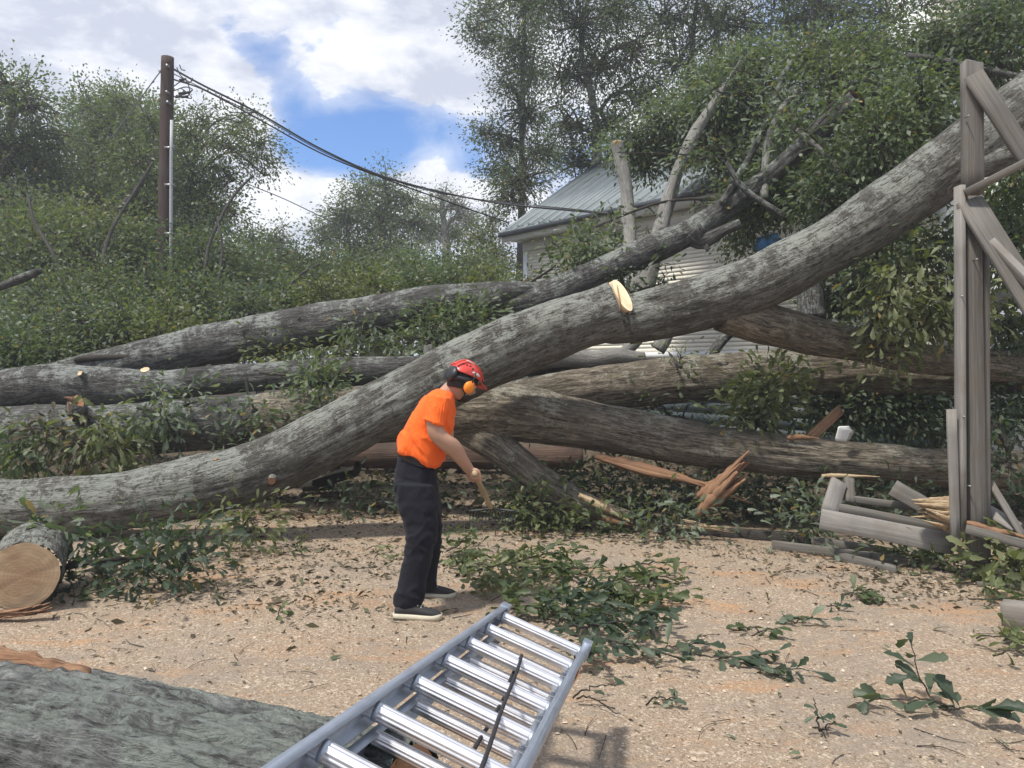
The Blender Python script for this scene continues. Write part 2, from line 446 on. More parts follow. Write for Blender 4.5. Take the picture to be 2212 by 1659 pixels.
def ground_mat():
    m, t, b = new_mat('sawdust_ground'); q = N(t); v = q.pos()
    fine = q.noise(v, 140, 3, 0.7)
    fl = q.voro(q.map(v, (70, 70, 70)), 1.0)
    fl2 = q.voro(q.map(v, (80, 80, 80)), 1.0, out='Color')
    mid = q.noise(v, 9, 6, 0.65)
    big = q.noise(v, 0.9, 5, 0.6)
    col = q.ramp(fine, [(0.30, (0.190, 0.142, 0.100)), (0.50, (0.318, 0.246, 0.178)), (0.70, (0.49, 0.400, 0.300))])
    sx = q.n('ShaderNodeSeparateColor'); q.l(fl2, sx.inputs[0])
    col = q.mix(q.mrange(sx.outputs[0], 0.74, 0.92, 0, 0.5), col, (0.66, 0.56, 0.44))
    col = q.mix(q.mrange(sx.outputs[1], 0.80, 0.94, 0, 0.5), col, (0.15, 0.105, 0.068))
    # grey drive showing where the dust lies thin
    thin = q.math('ADD', q.math('MULTIPLY', big, 0.6), q.math('MULTIPLY', mid, 0.4))
    col = q.mix(q.mrange(thin, 0.49, 0.62, 0, 0.75), col, (0.25, 0.215, 0.175))
    orange = q.noise(q.map(v, (0.75, 2.2, 1), (4.2, 1.0, 0)), 1.0, 10, 0.78)
    orange = q.math('ADD', orange, q.math('MULTIPLY', q.math('SUBTRACT', fine, 0.5), 0.35))
    col = q.mix(q.mrange(orange, 0.53, 0.68, 0, 0.9), col, (0.45, 0.25, 0.125))
    # leaf-mould soil away from the drive
    sp = q.n('ShaderNodeSeparateXYZ'); q.l(v, sp.inputs[0])
    far = q.math('ADD', q.math('ADD', sp.outputs[1], q.mrange(sp.outputs[0], 0.2, 2.0, 0, 1.6)), q.math('MULTIPLY', big, 4.0))
    far = q.mrange(far, 10.2, 13.0)
    soil = q.ramp(mid, [(0.35, (0.055, 0.042, 0.03)), (0.65, (0.17, 0.135, 0.095))])
    col = q.mix(far, col, soil)
    q.l(col, b.inputs['Base Color']); b.inputs['Roughness'].default_value = 0.95; b.inputs['Specular IOR Level'].default_value = 0.1
    h = q.math('ADD', q.math('MULTIPLY', fine, 0.5), q.math('ADD', q.math('MULTIPLY', mid, 0.9), q.math('MULTIPLY', fl, 0.4)))
    q.bump(h, 0.9, 0.014, b)
    return m
GROUND = ground_mat()
# ------------------------------------------------------------------ ground
def ground_z(x, y):
    p = np.stack([x, y, 0 * x], -1)
    near = np.clip((14 - np.hypot(x, y)) / 4, 0, 1)
    return ((fbm(p * 0.7, 5, 3) - 0.5) * 0.07 + (fbm(p * 6.0, 8, 3) - 0.5) * 0.024 + (fbm(p * 22.0, 12, 2) - 0.5) * 0.009) * near - 0.004
def build_ground():
    def axis(lo, hi, d, far):
        a = np.arange(lo, hi + 1e-6, d); e = np.geomspace(1, far, 18)
        return np.concatenate([lo - e[::-1], a, hi + e])
    xs, ys = axis(-7, 7, 0.045, 420), axis(0.5, 11.5, 0.045, 420)
    X, Y = np.meshgrid(xs, ys)
    V = np.stack([X.ravel(), Y.ravel(), ground_z(X.ravel(), Y.ravel())], -1)
    n = len(xs); i = np.arange(len(ys) - 1)[:, None] * n; j = np.arange(n - 1)[None]
    Q = np.stack([i + j, i + j + 1, i + j + 1 + n, i + j + n], -1).reshape(-1, 4)
    tag(mk('ground', V, Q, GROUND, loc=(0, 0, 0)), 'tan sawdust strewn ground under the fallen trees', None, None, 'structure')
build_ground()

# ------------------------------------------------------------------ house
HA = np.array((0.285, 18.0)); HU = np.array((0.634, -0.773)); HN = np.array((0.773, 0.634))
ZE, ZB, HL, HD, HRISE = 4.62, 1.93, 9.2, 3.2, 2.5
def H(u, n, z):
    q = HA + HU * u + HN * n
    return np.array((q[0], q[1], z))
def hbox(u0, u1, n0, n1, z0, z1):
    V = [H(u0, n0, z0), H(u1, n0, z0), H(u1, n1, z0), H(u0, n1, z0), H(u0, n0, z1), H(u1, n0, z1), H(u1, n1, z1), H(u0, n1, z1)]
    return np.array(V), BOXF
house = thing('house', 'pale clapboard house with ribbed metal roof behind the fallen trunks', 'house', H(HL / 2, HD, 0))
mk('wall', *hbox(0.05, HL - 0.02, 0.06, HD * 2 - 0.06, 0.0, ZE - 0.05), TRIM, house, smooth=False)
nb = 32; bh = (ZE - ZB - 0.30) / nb
WIN = (2.05, 3.15, 2.75, 4.05)                       # window opening u0,u1,z0,z1
def clap(z0, z1, u0, u1):
    V = np.array([H(u0, -0.007, z0), H(u1, -0.007, z0), H(u1, 0.055, z0), H(u0, 0.055, z0),
                  H(u0, -0.004, z1), H(u1, -0.004, z1), H(u1, 0.055, z1), H(u0, 0.055, z1)])
    return V, BOXF
for i in range(nb):
    z0 = ZB + i * bh; z1 = z0 + bh - 0.004
    segs = [(0.14, HL - 0.12)]
    if z1 > WIN[2] and z0 < WIN[3]: segs = [(0.14, WIN[0] - 0.10), (WIN[1] + 0.10, HL - 0.12)]
    for (u0, u1) in segs: mk('clapboard', *clap(z0, z1, u0, u1), SIDING, house, smooth=False)
for i in range(9):                                   # dark boards of the lower storey
    z0 = 0.02 + i * 0.195
    mk('lower_board', *clap(z0, z0 + 0.19, 0.14, HL - 0.12), SIDING2, house, smooth=False)
mk('sill_board', *hbox(0.1, HL - 0.08, -0.06, 0.058, ZB - 0.13, ZB - 0.004), TRIM, house, smooth=False)
for u in (0.07, HL - 0.06): mk('corner_board', *hbox(u - 0.065, u + 0.065, -0.04, 0.062, ZB, ZE - 0.3), TRIM, house, smooth=False)
mk('frieze_board', *hbox(0.0, HL, -0.05, 0.062, ZE - 0.30, ZE - 0.055), TRIM, house, smooth=False)
mk('soffit', *hbox(-0.25, HL + 0.2, -0.42, 0.05, ZE - 0.052, ZE - 0.02), TRIM, house, smooth=False)
mk('fascia', *hbox(-0.27, HL + 0.22, -0.46, -0.423, ZE - 0.10, ZE + 0.09), TRIM, house, smooth=False)
mk('gutter', *hbox(-0.27, HL + 0.22, -0.56, -0.463, ZE + 0.02, ZE + 0.11), GUTTER, house, smooth=False)
w = mk('window', *hbox(WIN[0] - 0.09, WIN[1] + 0.09, -0.03, 0.057, WIN[2] - 0.1, WIN[2] - 0.002), TRIM, house, smooth=False)
fr = cat_mesh([hbox(WIN[0] - 0.09, WIN[0], -0.03, 0.057, WIN[2], WIN[3]), hbox(WIN[1], WIN[1] + 0.09, -0.03, 0.057, WIN[2], WIN[3]),
               hbox(WIN[0] - 0.09, WIN[1] + 0.09, -0.03, 0.057, WIN[3] + 0.002, WIN[3] + 0.1),
               hbox(WIN[0], WIN[1], -0.01, 0.057, (WIN[2] + WIN[3]) / 2 - 0.025, (WIN[2] + WIN[3]) / 2 + 0.025)])
mk('frame', fr[0], fr[1], TRIM, w, smooth=False)
for a, b in ((WIN[2] + 0.001, (WIN[2] + WIN[3]) / 2 - 0.027), ((WIN[2] + WIN[3]) / 2 + 0.027, WIN[3])):
    mk('pane', *hbox(WIN[0] + 0.002, WIN[1] - 0.002, 0.03, 0.05, a, b), GLASS, w, smooth=False)
# roof: metal panels with standing ribs, each a part
sl = HRISE / (HD + 0.5)
def rp(u, n, lift): return H(u, n, ZE + 0.10 + (n + 0.5) * sl + lift)
pw = 0.40; npan = int((HL + 0.5) / pw)
for i in range(npan):
    u0 = -0.28 + i * pw; u1 = u0 + pw - 0.003
    prof = [(u0, 0.0), (u0, 0.045), (u0 + 0.035, 0.045), (u0 + 0.045, 0.004), (u0 + 0.16, 0.0), (u0 + 0.17, 0.012), (u0 + 0.20, 0.012),
            (u0 + 0.21, 0.0), (u1, 0.0)]
    V = [rp(u, n, l) for n in (-0.5, HD) for (u, l) in prof] + [rp(u, n, -0.03) for n in (-0.5, HD) for (u, l) in prof]
    k = len(prof); Q = []
    for a in range(k - 1):
        Q += [(a, a + 1, k + a + 1, k + a), (2*k + a + 1, 2*k + a, 3*k + a, 3*k + a + 1), (a + 1, a, 2*k + a, 2*k + a + 1), (k + a, k + a + 1, 3*k + a + 1, 3*k + a)]
    Q += [(0, k, 3*k, 2*k), (k - 1 + k, k - 1, 3*k - 1, 4*k - 1)]
    mk('roof_panel', V, np.array(Q), ROOF, house, smooth=False)
# back slope, gable end and rake trim
def back(u, n, l): return H(u, n, ZE + 0.10 + (2 * HD + 0.5 - n) * sl + l)
Vb = [back(-0.28, HD, 0.0), back(HL + 0.22, HD, 0.0), back(HL + 0.22, 2*HD + .5, 0), back(-0.28, 2*HD + .5, 0)]
mk('back_roof', np.array(Vb + [v - (0, 0, 0.05) for v in Vb]), np.array([[0, 1, 2, 3], [7, 6, 5, 4], [0, 4, 5, 1], [1, 5, 6, 2], [2, 6, 7, 3], [3, 7, 4, 0]]), ROOF, house, smooth=False)
mk('ridge_cap', *(lambda: (np.array([rp(-0.30, HD - 0.15, 0.05), rp(HL + .24, HD - 0.15, 0.05), rp(HL + .24, HD, 0.085), rp(-0.3, HD, 0.085), back(-0.3, HD + .15, 0.05), back(HL + .24, HD + .15, 0.05)]),
   np.array([[0, 1, 2, 3], [3, 2, 5, 4]])))(), ROOF, house, smooth=False)
for uu in (0.04, HL - 0.03):
    Vg = [H(uu, 0.06, ZE - 0.06), H(uu, 2*HD - .06, ZE - 0.06), H(uu, HD, ZE + HRISE - 0.12), H(uu + 0.03, 0.06, ZE - 0.06), H(uu + 0.03, 2*HD - .06, ZE - 0.06), H(uu + 0.03, HD, ZE + HRISE - 0.12)]
    mk('gable', np.array(Vg), [[0, 2, 1], [3, 4, 5], [0, 1, 4, 3], [1, 2, 5, 4], [2, 0, 3, 5]], SIDING, house, smooth=False)
for s in (-0.30,):
    Vr = [rp(s - 0.03, -0.5, -0.14), rp(s, -0.5, -0.14), rp(s, HD, -0.14), rp(s - 0.03, HD, -0.14)]
    mk('rake_board', np.array(Vr + [v + (0, 0, 0.15) for v in Vr]), BOXF, TRIM, house, smooth=False)

# the tall white building seen in a gap at the top right
tb = thing('house', 'tall white building glimpsed between leaves at the upper right', 'house', (P(2060, 60, 24.0)[0], 24.5, 0))
x0, x1 = P(2022, 0, 24)[0], P(2092, 0, 24)[0]
def abox(x0, x1, y0, y1, z0, z1):
    return np.array([(x0, y0, z0), (x1, y0, z0), (x1, y1, z0), (x0, y1, z0), (x0, y0, z1), (x1, y0, z1), (x1, y1, z1), (x0, y1, z1)]), BOXF
mk('wall', *abox(x0 - 0.2, x1 + 2.5, 24.06, 27, 0, 15.5), TRIM, tb, smooth=False)
for i in range(46):
    z = 6.0 + i * 0.2
    mk('clapboard', np.array([(x0 - .15, 24.0, z), (x1 + 2.4, 24.0, z), (x1 + 2.4, 24.055, z), (x0 - .15, 24.055, z), (x0 - .15, 24.03, z + .195), (x1 + 2.4, 24.03, z + .195), (x1 + 2.4, 24.055, z + .195), (x0 - .15, 24.055, z + .195)]), BOXF, SIDING, tb, smooth=False)
mk('roof', np.array([(x0 - .5, 23.6, 15.4), (x1 + 2.8, 23.6, 15.4), (x1 + 2.8, 27.4, 15.4), (x0 - .5, 27.4, 15.4), (x0 - .5, 25.5, 17.2), (x1 + 2.8, 25.5, 17.2)]),
   [[0, 3, 2, 1], [0, 1, 5, 4], [2, 3, 4, 5], [1, 2, 5], [3, 0, 4]], ROOF, tb, smooth=False)

# blue tarpaulin bundle lying on the roof edge, half hidden by the great trunk
def lump(c, r, seed, n=24):
    th, ph = np.meshgrid(np.linspace(0, 2*np.pi, n, endpoint=False), np.linspace(0.02, np.pi - 0.02, n // 2))
    d = np.stack([np.cos(th) * np.sin(ph), np.sin(th) * np.sin(ph), np.cos(ph)], -1).reshape(-1, 3)
    k = 1 + 0.9 * (fbm(d * 4.0 + seed, seed, 3) - 0.5) * 2
    V = np.array(c) + d * k[:, None] * np.array(r)
    m = n // 2; i = np.arange(m - 1)[:, None] * n; j = np.arange(n)[None]
    return V, np.stack([i + j, i + n + j, i + n + (j + 1) % n, i + (j + 1) % n], -1).reshape(-1, 4)
c0 = P(1660, 530, 10.6)
tag(mk('tarpaulin', *lump(c0, (0.15, 0.14, 0.15), 3, 40), TARP, loc=c0), 'crumpled blue tarpaulin showing above the great leaning trunk', 'tarpaulin')

# ------------------------------------------------------------------ utility pole and wires
pt, pb = P(362, 124, 16.5), P(350, 800, 16.5)
pb[2] = -0.3
pole = thing('utility_pole', 'tall brown wooden utility pole with grey conduit above the brush', 'utility pole', (pb[0], pb[1], 0))
pts = spline([pb, pb * .5 + pt * .5, pt], 60)
mk('post', *tube(pts, np.linspace(0.185, 0.125, 60), 20, True, 0.006, 4, 0.8, 9, 0.004), POLE, pole)
mk('conduit', *tube([P(368, 690, 16.32), P(369, 560, 16.32), P(370, 330, 16.33), P(371, 260, 16.34)], 0.035, 10), CONDUIT, pole)
for y in (320, 400, 505, 590): 
    c = P(365, y, 16.36); V, Q = abox(c[0] - .075, c[0] + .10, c[1] - .06, c[1] + .1, c[2] - .018, c[2] + .018); mk('strap', V, Q, STEEL, pole, smooth=False)
for (px, py) in ((363, 143), (362, 200), (364, 222)):
    c = P(px, py, 16.34); mk('bolt', *tube([c + (-.01, .1, 0), c + (0, -.06, 0)], 0.03, 8), STEEL, pole)
mk('bracket', *tube([P(352, 158, 16.5), P(344, 152, 16.4)], 0.03, 8), STEEL, pole)
def wire(name, pix, r, label, mat=CABLE, group=None, m=60):
    pts = spline([P(*p) for p in pix], m)
    V, Q, A = tube(pts, r, 6)
    o = mk(name, V, Q, mat, loc=pts[0])
    return tag(o, label, 'cable', group)
g = 'service cables between the pole and the house'
wire('service_cable', [(376, 150, 16.5), (440, 185, 16.6), (560, 245, 16.9), (700, 325, 17.3), (850, 388, 17.7), (1060, 436, 17.9), (1320, 462, 14.9)], 0.022, 'thick upper black cable sagging from pole to house eave', group=g)
wire('service_cable', [(376, 172, 16.5), (440, 194, 16.6), (560, 258, 16.9), (700, 334, 17.3), (850, 393, 17.8), (980, 440, 18.3), (1100, 482, 19.0)], 0.017, 'lower black cable parting from the thick one before the roof', group=g)
wire('service_cable', [(376, 160, 16.5), (500, 222, 16.7), (560, 249, 16.9), (700, 329, 17.3), (850, 390, 17.7), (1000, 426, 18.0), (1300, 458, 15.2)], 0.010, 'thin wire twisted along the thick upper cable', group=g)
wire('distant_cable', [(470, 365, 30), (530, 395, 30), (610, 428, 30), (690, 466, 30), (760, 500, 30)], 0.02, 'single thin wire crossing the white cloud low in the sky')
wire('guy_wire', [(346, 155, 16.4), (320, 190, 15.5), (240, 300, 13.5)], 0.012, 'short slanting wire left of the pole top', m=20)
for k_, pix in enumerate([[(376, 186), (392, 176), (410, 178), (416, 168)], [(376, 196), (400, 188), (416, 194), (398, 204), (380, 206)],
                          [(382, 206), (396, 210), (414, 212), (404, 200), (390, 190)], [(382, 146), (388, 160), (395, 168), (405, 178), (410, 200), (404, 208)],
                          [(388, 140), (392, 150), (400, 152)]]):
    pts = spline([P(x, y, 16.35 - 0.05 * k_) for x, y in pix], 30)
    mk('drip_loop', *tube(pts, 0.011, 6), CABLE, pole)
for (px, py) in ((404, 200), (393, 201), (399, 209), (386, 209), (395, 172)):
    c = P(px, py, 16.25); mk('splice', *tube([c + (-.07, 0, -.01), c + (.07, 0, .01)], 0.028, 8), CABLE, pole)
sl_pts = [P(482, 212, 16.6), P(486, 236, 16.6), P(500, 244, 16.7), P(540, 250, 16.8)]
wire('slack_wire', [(478, 205, 16.6), (485, 232, 16.6), (505, 243, 16.7), (552, 243, 16.85)], 0.010, 'slack loop of wire hanging under the cables by the pole', m=20)
# ------------------------------------------------------------------ foliage
def leaf_cards(C, D, size, rs, wide=0.5, droop=0.25, var=0.0):
    """folded diamond leaves: base C, direction D"""
    n = len(C)
    D = D / (np.linalg.norm(D, axis=1)[:, None] + 1e-9)
    R = rs.normal(size=(n, 3)); R[:, 2] += 0.9
    S = np.cross(D, R); S /= np.linalg.norm(S, axis=1)[:, None] + 1e-9
    Nn = np.cross(S, D)
    L = size * (rs.uniform(0.6, 1.25, n) if not var else np.clip(rs.lognormal(-.25, var, n), .25, 3.2))[:, None]; w_ = L * wide * 0.5
    V = np.stack([C, C + D * L * 0.55 + S * w_ + Nn * L * 0.08, C + D * L - np.array((0, 0, 1)) * L * droop * rs.uniform(0, 1, n)[:, None], C + D * L * 0.55 - S * w_ + Nn * L * 0.08], 1).reshape(-1, 3)
    Q = np.arange(n * 4).reshape(-1, 4)
    r = np.clip(rs.normal(0.45, 0.2, n), 0, 0.93); r[rs.rand(n) < 0.012] = 1.0
    return V, Q, {'rnd': np.repeat(r, 4)}
OUT2 = [(0, 0), (0.20, 0.04), (0.45, 0.105), (0.68, 0.185), (0.80, 0.135), (0.90, 0.175), (1.0, 0.05)]
def oak_leaf(size=1.0, seed=0):
    rs = np.random.RandomState(seed)
    V, Q = [], []
    k = len(OUT2); cv = rs.uniform(0.1, 0.45); fo = rs.uniform(0.15, 0.5)
    for (x, y) in OUT2:
        z = -cv * x * x
        for s in (1, 0, -1):
            yy = y * s * rs.uniform(0.85, 1.15)
            V.append((x, yy, z + abs(yy) * fo + rs.uniform(-.012, .012)))
    for i in range(k - 1):
        a = i * 3
        Q += [(a + 1, a + 4, a + 3, a), (a + 2, a + 5, a + 4, a + 1)]
    return np.array(V) * size, np.array(Q)
OAK = [oak_leaf(1.0, s) for s in range(6)]
def oak_leaves(C, D, size, rs):
    """lobed leaves joined into one mesh"""
    n = len(C); D = D / (np.linalg.norm(D, axis=1)[:, None] + 1e-9)
    R = rs.normal(size=(n, 3)) * 0.8; R[:, 2] += 1.0
    S = np.cross(R, D); S /= np.linalg.norm(S, axis=1)[:, None] + 1e-9
    Nn = np.cross(D, S); L = size * rs.uniform(0.6, 1.2, n)
    Vs, Qs, rn, off = [], [], [], 0
    which = rs.randint(0, 6, n)
    for w_ in range(6):
        idx = np.where(which == w_)[0]
        if not len(idx): continue
        v, q = OAK[w_]
        X = (C[idx, None, :] + (D[idx, None, :] * v[None, :, 0:1] + S[idx, None, :] * v[None, :, 1:2] + Nn[idx, None, :] * v[None, :, 2:3]) * L[idx, None, None])
        Vs.append(X.reshape(-1, 3)); Qs.append((q[None] + (np.arange(len(idx)) * len(v))[:, None, None]).reshape(-1, 4) + off)
        r = np.clip(rs.normal(0.45, 0.22, len(idx)), 0, 0.93); r[rs.rand(len(idx)) < 0.02] = 1.0
        rn.append(np.repeat(r, len(v))); off += len(idx) * len(v)
    return np.concatenate(Vs), np.concatenate(Qs), {'rnd': np.concatenate(rn)}

LS = (0.68, 0.60, 1.0, 1.8)          # card leaves: size, number per twig, spread, twigs
def tree(name, label, cat, base, spine, blobs, tips, lpt, lsize, seed, leafm, barkm, r0, group=None, sigma=0.28, kind='card',
         twig=0.012, limbk=0.42, wide=0.5, flat=1.0, limb_rise=0.25, hang=0.0, airy=None):
    """trunk along spine, one limb per blob (centre, radii), twigs to tips inside each blob, leaves gathered at the twigs.
    -> Empty with parts trunk, branches and crown"""
    rs = np.random.RandomState(seed)
    root = thing(name, label, cat, base, group)
    if kind == 'card': lsize, lpt, sigma, tips = lsize * (airy or LS)[0], lpt * (airy or LS)[1], sigma * (airy or LS)[2], int(tips * (airy or LS)[3])
    sp = spline(spine, 40)
    wob = np.stack([fbm(np.stack([np.linspace(0, 3, 40) + 7 * a, np.full(40, seed * 1.3), np.zeros(40)], -1), 3) - 0.5 for a in range(3)], -1)
    ln = np.linalg.norm(sp[-1] - sp[0])
    sp = sp + wob * ln * 0.05 * np.linspace(0, 1, 40)[:, None]
    rad = r0 * (1 - 0.72 * np.linspace(0, 1, 40) ** 0.9)
    wood_ = [tube(sp, rad, 12, True, 0.012 * min(1, r0 * 5), seed, 1.4, 9, 0.02 * r0 * 5)]
    twigs, LC, LD = [], [], []
    for (c, r) in blobs:
        c = np.array(c, float); r = np.broadcast_to(np.array(r, float), (3,)) * np.array((1, 1, flat))
        dist = np.linalg.norm(sp - c, axis=1) + np.maximum(0, sp[:, 2] - (c[2] - 0.3 * r[2])) * 1.2
        dist[:8] += 1.0
        i0 = int(np.argmin(dist)); a = sp[i0]
        lr = max(rad[i0] * limbk, 0.012)
        mid = (a + c) / 2 + np.array((0, 0, limb_rise * np.linalg.norm(c - a))) + rs.normal(size=3) * 0.08 * np.linalg.norm(c - a)
        end = c + (c - a) / (np.linalg.norm(c - a) + 1e-6) * r.mean() * 0.35
        lb = spline([a, mid, c, end], 22)
        twigs.append(tube(lb, np.linspace(lr, lr * 0.25, 22), 7, False, 0, seed))
        nt = max(3, int(tips * (r[0] * r[2]) / (np.mean([(np.broadcast_to(np.array(b[1], float), (3,)) * np.array((1, 1, flat)))[[0, 2]].prod() for b in blobs]))))
        ns = max(2, nt // 5)
        d = rs.normal(size=(ns, 3)); d /= np.linalg.norm(d, axis=1)[:, None]
        sc = c + d * (0.25 + 0.75 * rs.rand(ns) ** 0.5)[:, None] * r
        if kind == 'card':
            d = rs.normal(size=(nt, 3)); d /= np.linalg.norm(d, axis=1)[:, None]
            q_ = rs.rand(nt) ** 0.45 * 1.12; st_ = rs.rand(nt) < 0.22; q_[st_] = rs.uniform(1.0, 1.55, st_.sum())
            tp = c + d * q_[:, None] * r
        else: tp = sc[rs.randint(0, ns, nt)] + rs.normal(size=(nt, 3)) * r * 0.35
        for t_ in tp:
            j = rs.randint(6, 21); s = lb[j]
            m_ = (s + t_) / 2 + rs.normal(size=3) * 0.12 * np.linalg.norm(t_ - s) + np.array((0, 0, 0.08 * np.linalg.norm(t_ - s)))
            tw = spline([s, m_, t_], 7)
            twigs.append(tube(tw, np.linspace(min(lr * 0.45, twig * 1.8), twig * 0.35, 7), 4, False, 0, seed))
            k = max(2, int(lpt * rs.uniform(0.5, 1.5)))
            u = rs.uniform(0.45, 1.0, k) * 6; ii = np.minimum(u.astype(int), 5); fr_ = (u - ii)[:, None]
            q = tw[ii] * (1 - fr_) + tw[ii + 1] * fr_ + rs.normal(size=(k, 3)) * sigma * np.array((1, 1, 0.75))
            LC.append(q)
            dd = (q - tw[ii]) + (t_ - s) * 0.25 + rs.normal(size=(k, 3)) * sigma * 0.8; dd[:, 2] -= sigma * hang
            LD.append(dd)
    V, Q, A = cat_mesh(wood_); mk('trunk', V, Q, barkm, root, attrs=A)
    V, Q, A = cat_mesh(twigs); mk('branches', V, Q, BARK_TWIG if r0 < 0.2 else barkm, root, attrs=A)
    if LC:
        C, D = np.concatenate(LC), np.concatenate(LD)
        V, Q, A = (leaf_cards(C, D, lsize, rs, wide) if kind == 'card' else oak_leaves(C, D, lsize, rs))
        o = mk('crown', V, Q, leafm, root, smooth=False, attrs=A)
    return root
def blob_px(lst, Y, jy=0.6, depth=1.0, seed=1):
    rs = np.random.RandomState(seed)
    return [(P(x, y, Y + rs.uniform(-jy, jy)), (r / F * Y, r / F * Y * depth, r / F * Y)) for (x, y, r) in lst]

# --- standing trees, left and centre
GT = 'standing trees behind the fallen brush on the left'
AIRY = (0.66, 0.72, 0.78, 2.0)
def stand(label, x, Y, top, blobs, tips, lpt, ls, seed, lm, r0, group, bm=None, jy=1.2, sigma=0.34, **k):
    b = P(x[0], 795, Y); b[2] = -0.2
    pts = [b] + [P(xx, yy, Y) for xx, yy in top]
    return tree('tree', label, 'tree', (b[0], b[1], 0), pts, blob_px(blobs, Y, jy, 1.0, seed), tips, lpt, ls, seed, lm, bm or BARK_FAR, r0, group, sigma, **{**dict(airy=AIRY, limbk=.6, twig=.02), **k})
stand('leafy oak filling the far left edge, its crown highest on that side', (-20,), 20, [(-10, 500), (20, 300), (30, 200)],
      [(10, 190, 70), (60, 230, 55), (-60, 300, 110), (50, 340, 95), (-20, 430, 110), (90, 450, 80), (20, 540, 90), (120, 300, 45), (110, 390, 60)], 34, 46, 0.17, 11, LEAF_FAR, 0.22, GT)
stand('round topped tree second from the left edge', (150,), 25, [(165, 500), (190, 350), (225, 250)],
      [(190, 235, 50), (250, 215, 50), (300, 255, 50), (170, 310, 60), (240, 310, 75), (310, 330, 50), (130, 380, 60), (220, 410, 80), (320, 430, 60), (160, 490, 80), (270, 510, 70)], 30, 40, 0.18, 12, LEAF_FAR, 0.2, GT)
stand('dark limbed tree leaning right just left of the utility pole', (170,), 19, [(190, 560), (290, 420), (330, 330)],
      [(330, 270, 40), (300, 350, 45), (345, 400, 40), (230, 460, 70), (300, 470, 60), (250, 560, 70), (180, 540, 60)], 26, 32, 0.16, 13, LEAF_OAK, 0.16, GT)
stand('open crowned tree just right of the utility pole with curved bare limbs', (385,), 20, [(395, 560), (410, 420), (430, 300)],
      [(405, 290, 38), (445, 270, 40), (520, 265, 36), (490, 320, 36), (555, 310, 40), (580, 350, 26), (565, 375, 22), (410, 360, 40), (460, 400, 40), (500, 390, 26), (410, 440, 50), (470, 470, 45), (400, 530, 60), (500, 460, 25)], 20, 34, 0.14, 14, LEAF_OAK, 0.17, GT, limbk=0.5)
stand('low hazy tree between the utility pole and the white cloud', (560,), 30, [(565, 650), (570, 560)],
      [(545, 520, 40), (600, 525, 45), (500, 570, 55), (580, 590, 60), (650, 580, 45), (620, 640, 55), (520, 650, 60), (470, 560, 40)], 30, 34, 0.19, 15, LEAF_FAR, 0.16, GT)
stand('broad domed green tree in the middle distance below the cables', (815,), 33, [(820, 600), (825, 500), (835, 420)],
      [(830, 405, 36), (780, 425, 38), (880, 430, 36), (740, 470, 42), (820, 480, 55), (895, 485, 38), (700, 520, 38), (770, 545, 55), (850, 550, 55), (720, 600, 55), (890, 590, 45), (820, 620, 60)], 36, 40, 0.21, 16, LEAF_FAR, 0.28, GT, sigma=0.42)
stand('thin pale leafless looking tree in the gap left of the house', (962,), 38, [(962, 560), (960, 480), (955, 410)],
      [(955, 425, 28), (925, 455, 30), (990, 450, 32), (1015, 480, 30), (935, 500, 34), (985, 510, 34), (910, 520, 25)], 40, 12, 0.16, 17, LEAF_FAR, 0.30, GT, bm=BARK_PALE, twig=0.022, sigma=0.4)
stand('yellow green tree beside the left corner of the house', (1060,), 24, [(1060, 640), (1060, 560)],
      [(1040, 520, 34), (1075, 560, 34), (1030, 590, 45), (1075, 630, 40), (1000, 620, 36), (1060, 480, 26)], 26, 40, 0.15, 18, LEAF_YEL, 0.14, GT)
stand('tall dim tree filling the gap behind the utility pole', (330,), 27, [(335, 560), (345, 420), (350, 300)],
      [(345, 260, 45), (300, 320, 50), (390, 330, 50), (340, 390, 60), (280, 430, 60), (400, 430, 60), (340, 500, 70), (440, 500, 50), (250, 520, 60)], 30, 44, 0.19, 19, LEAF_FAR, 0.2, GT)
stand('mid height tree at the left edge in front of the taller oak', (70,), 17, [(75, 640), (80, 560)],
      [(60, 480, 70), (140, 500, 60), (0, 520, 70), (90, 580, 80), (190, 560, 60)], 30, 44, 0.15, 20, LEAF_FAR, 0.16, GT)
stand('tall tree whose crown meets the wires just left of the pole top', (250,), 22, [(255, 560), (262, 400), (268, 280)],
      [(265, 225, 38), (225, 260, 44), (310, 270, 40), (200, 330, 55), (280, 340, 55), (330, 380, 45), (230, 420, 60), (300, 450, 60), (180, 450, 55)], 26, 44, 0.17, 31, LEAF_OAK, 0.17, GT)
# --- standing trees behind the house
GR = 'tall trees rising behind the house'
stand('slender tall tree at the left edge of the grove behind the house', (1120,), 24, [(1125, 500), (1130, 250), (1150, -100)],
      [(1020, 60, 32), (1050, 95, 38), (1060, 20, 45), (1120, 110, 60), (1140, 10, 70), (1105, 190, 38), (1045, 290, 36), (1090, 310, 42), (1140, 250, 60), (1070, 370, 34), (1130, 390, 60), (1150, 160, 55), (1090, 430, 34), (1180, 330, 50), (1160, -90, 90)], 30, 42, 0.15, 21, LEAF_DARK, 0.17, GR)
stand('tall tree with pale crooked limbs rising over the metal roof', (1290,), 20, [(1290, 420), (1285, 250), (1255, 110), (1270, -80)],
      [(1250, 60, 70), (1330, 40, 75), (1220, 170, 60), (1300, 150, 70), (1370, 110, 60), (1230, 270, 55), (1320, 270, 60), (1250, 360, 55), (1380, 210, 60), (1350, -60, 90), (1200, -40, 80)], 34, 44, 0.13, 22, LEAF_DARK, 0.16, GR, bm=BARK_PALE)
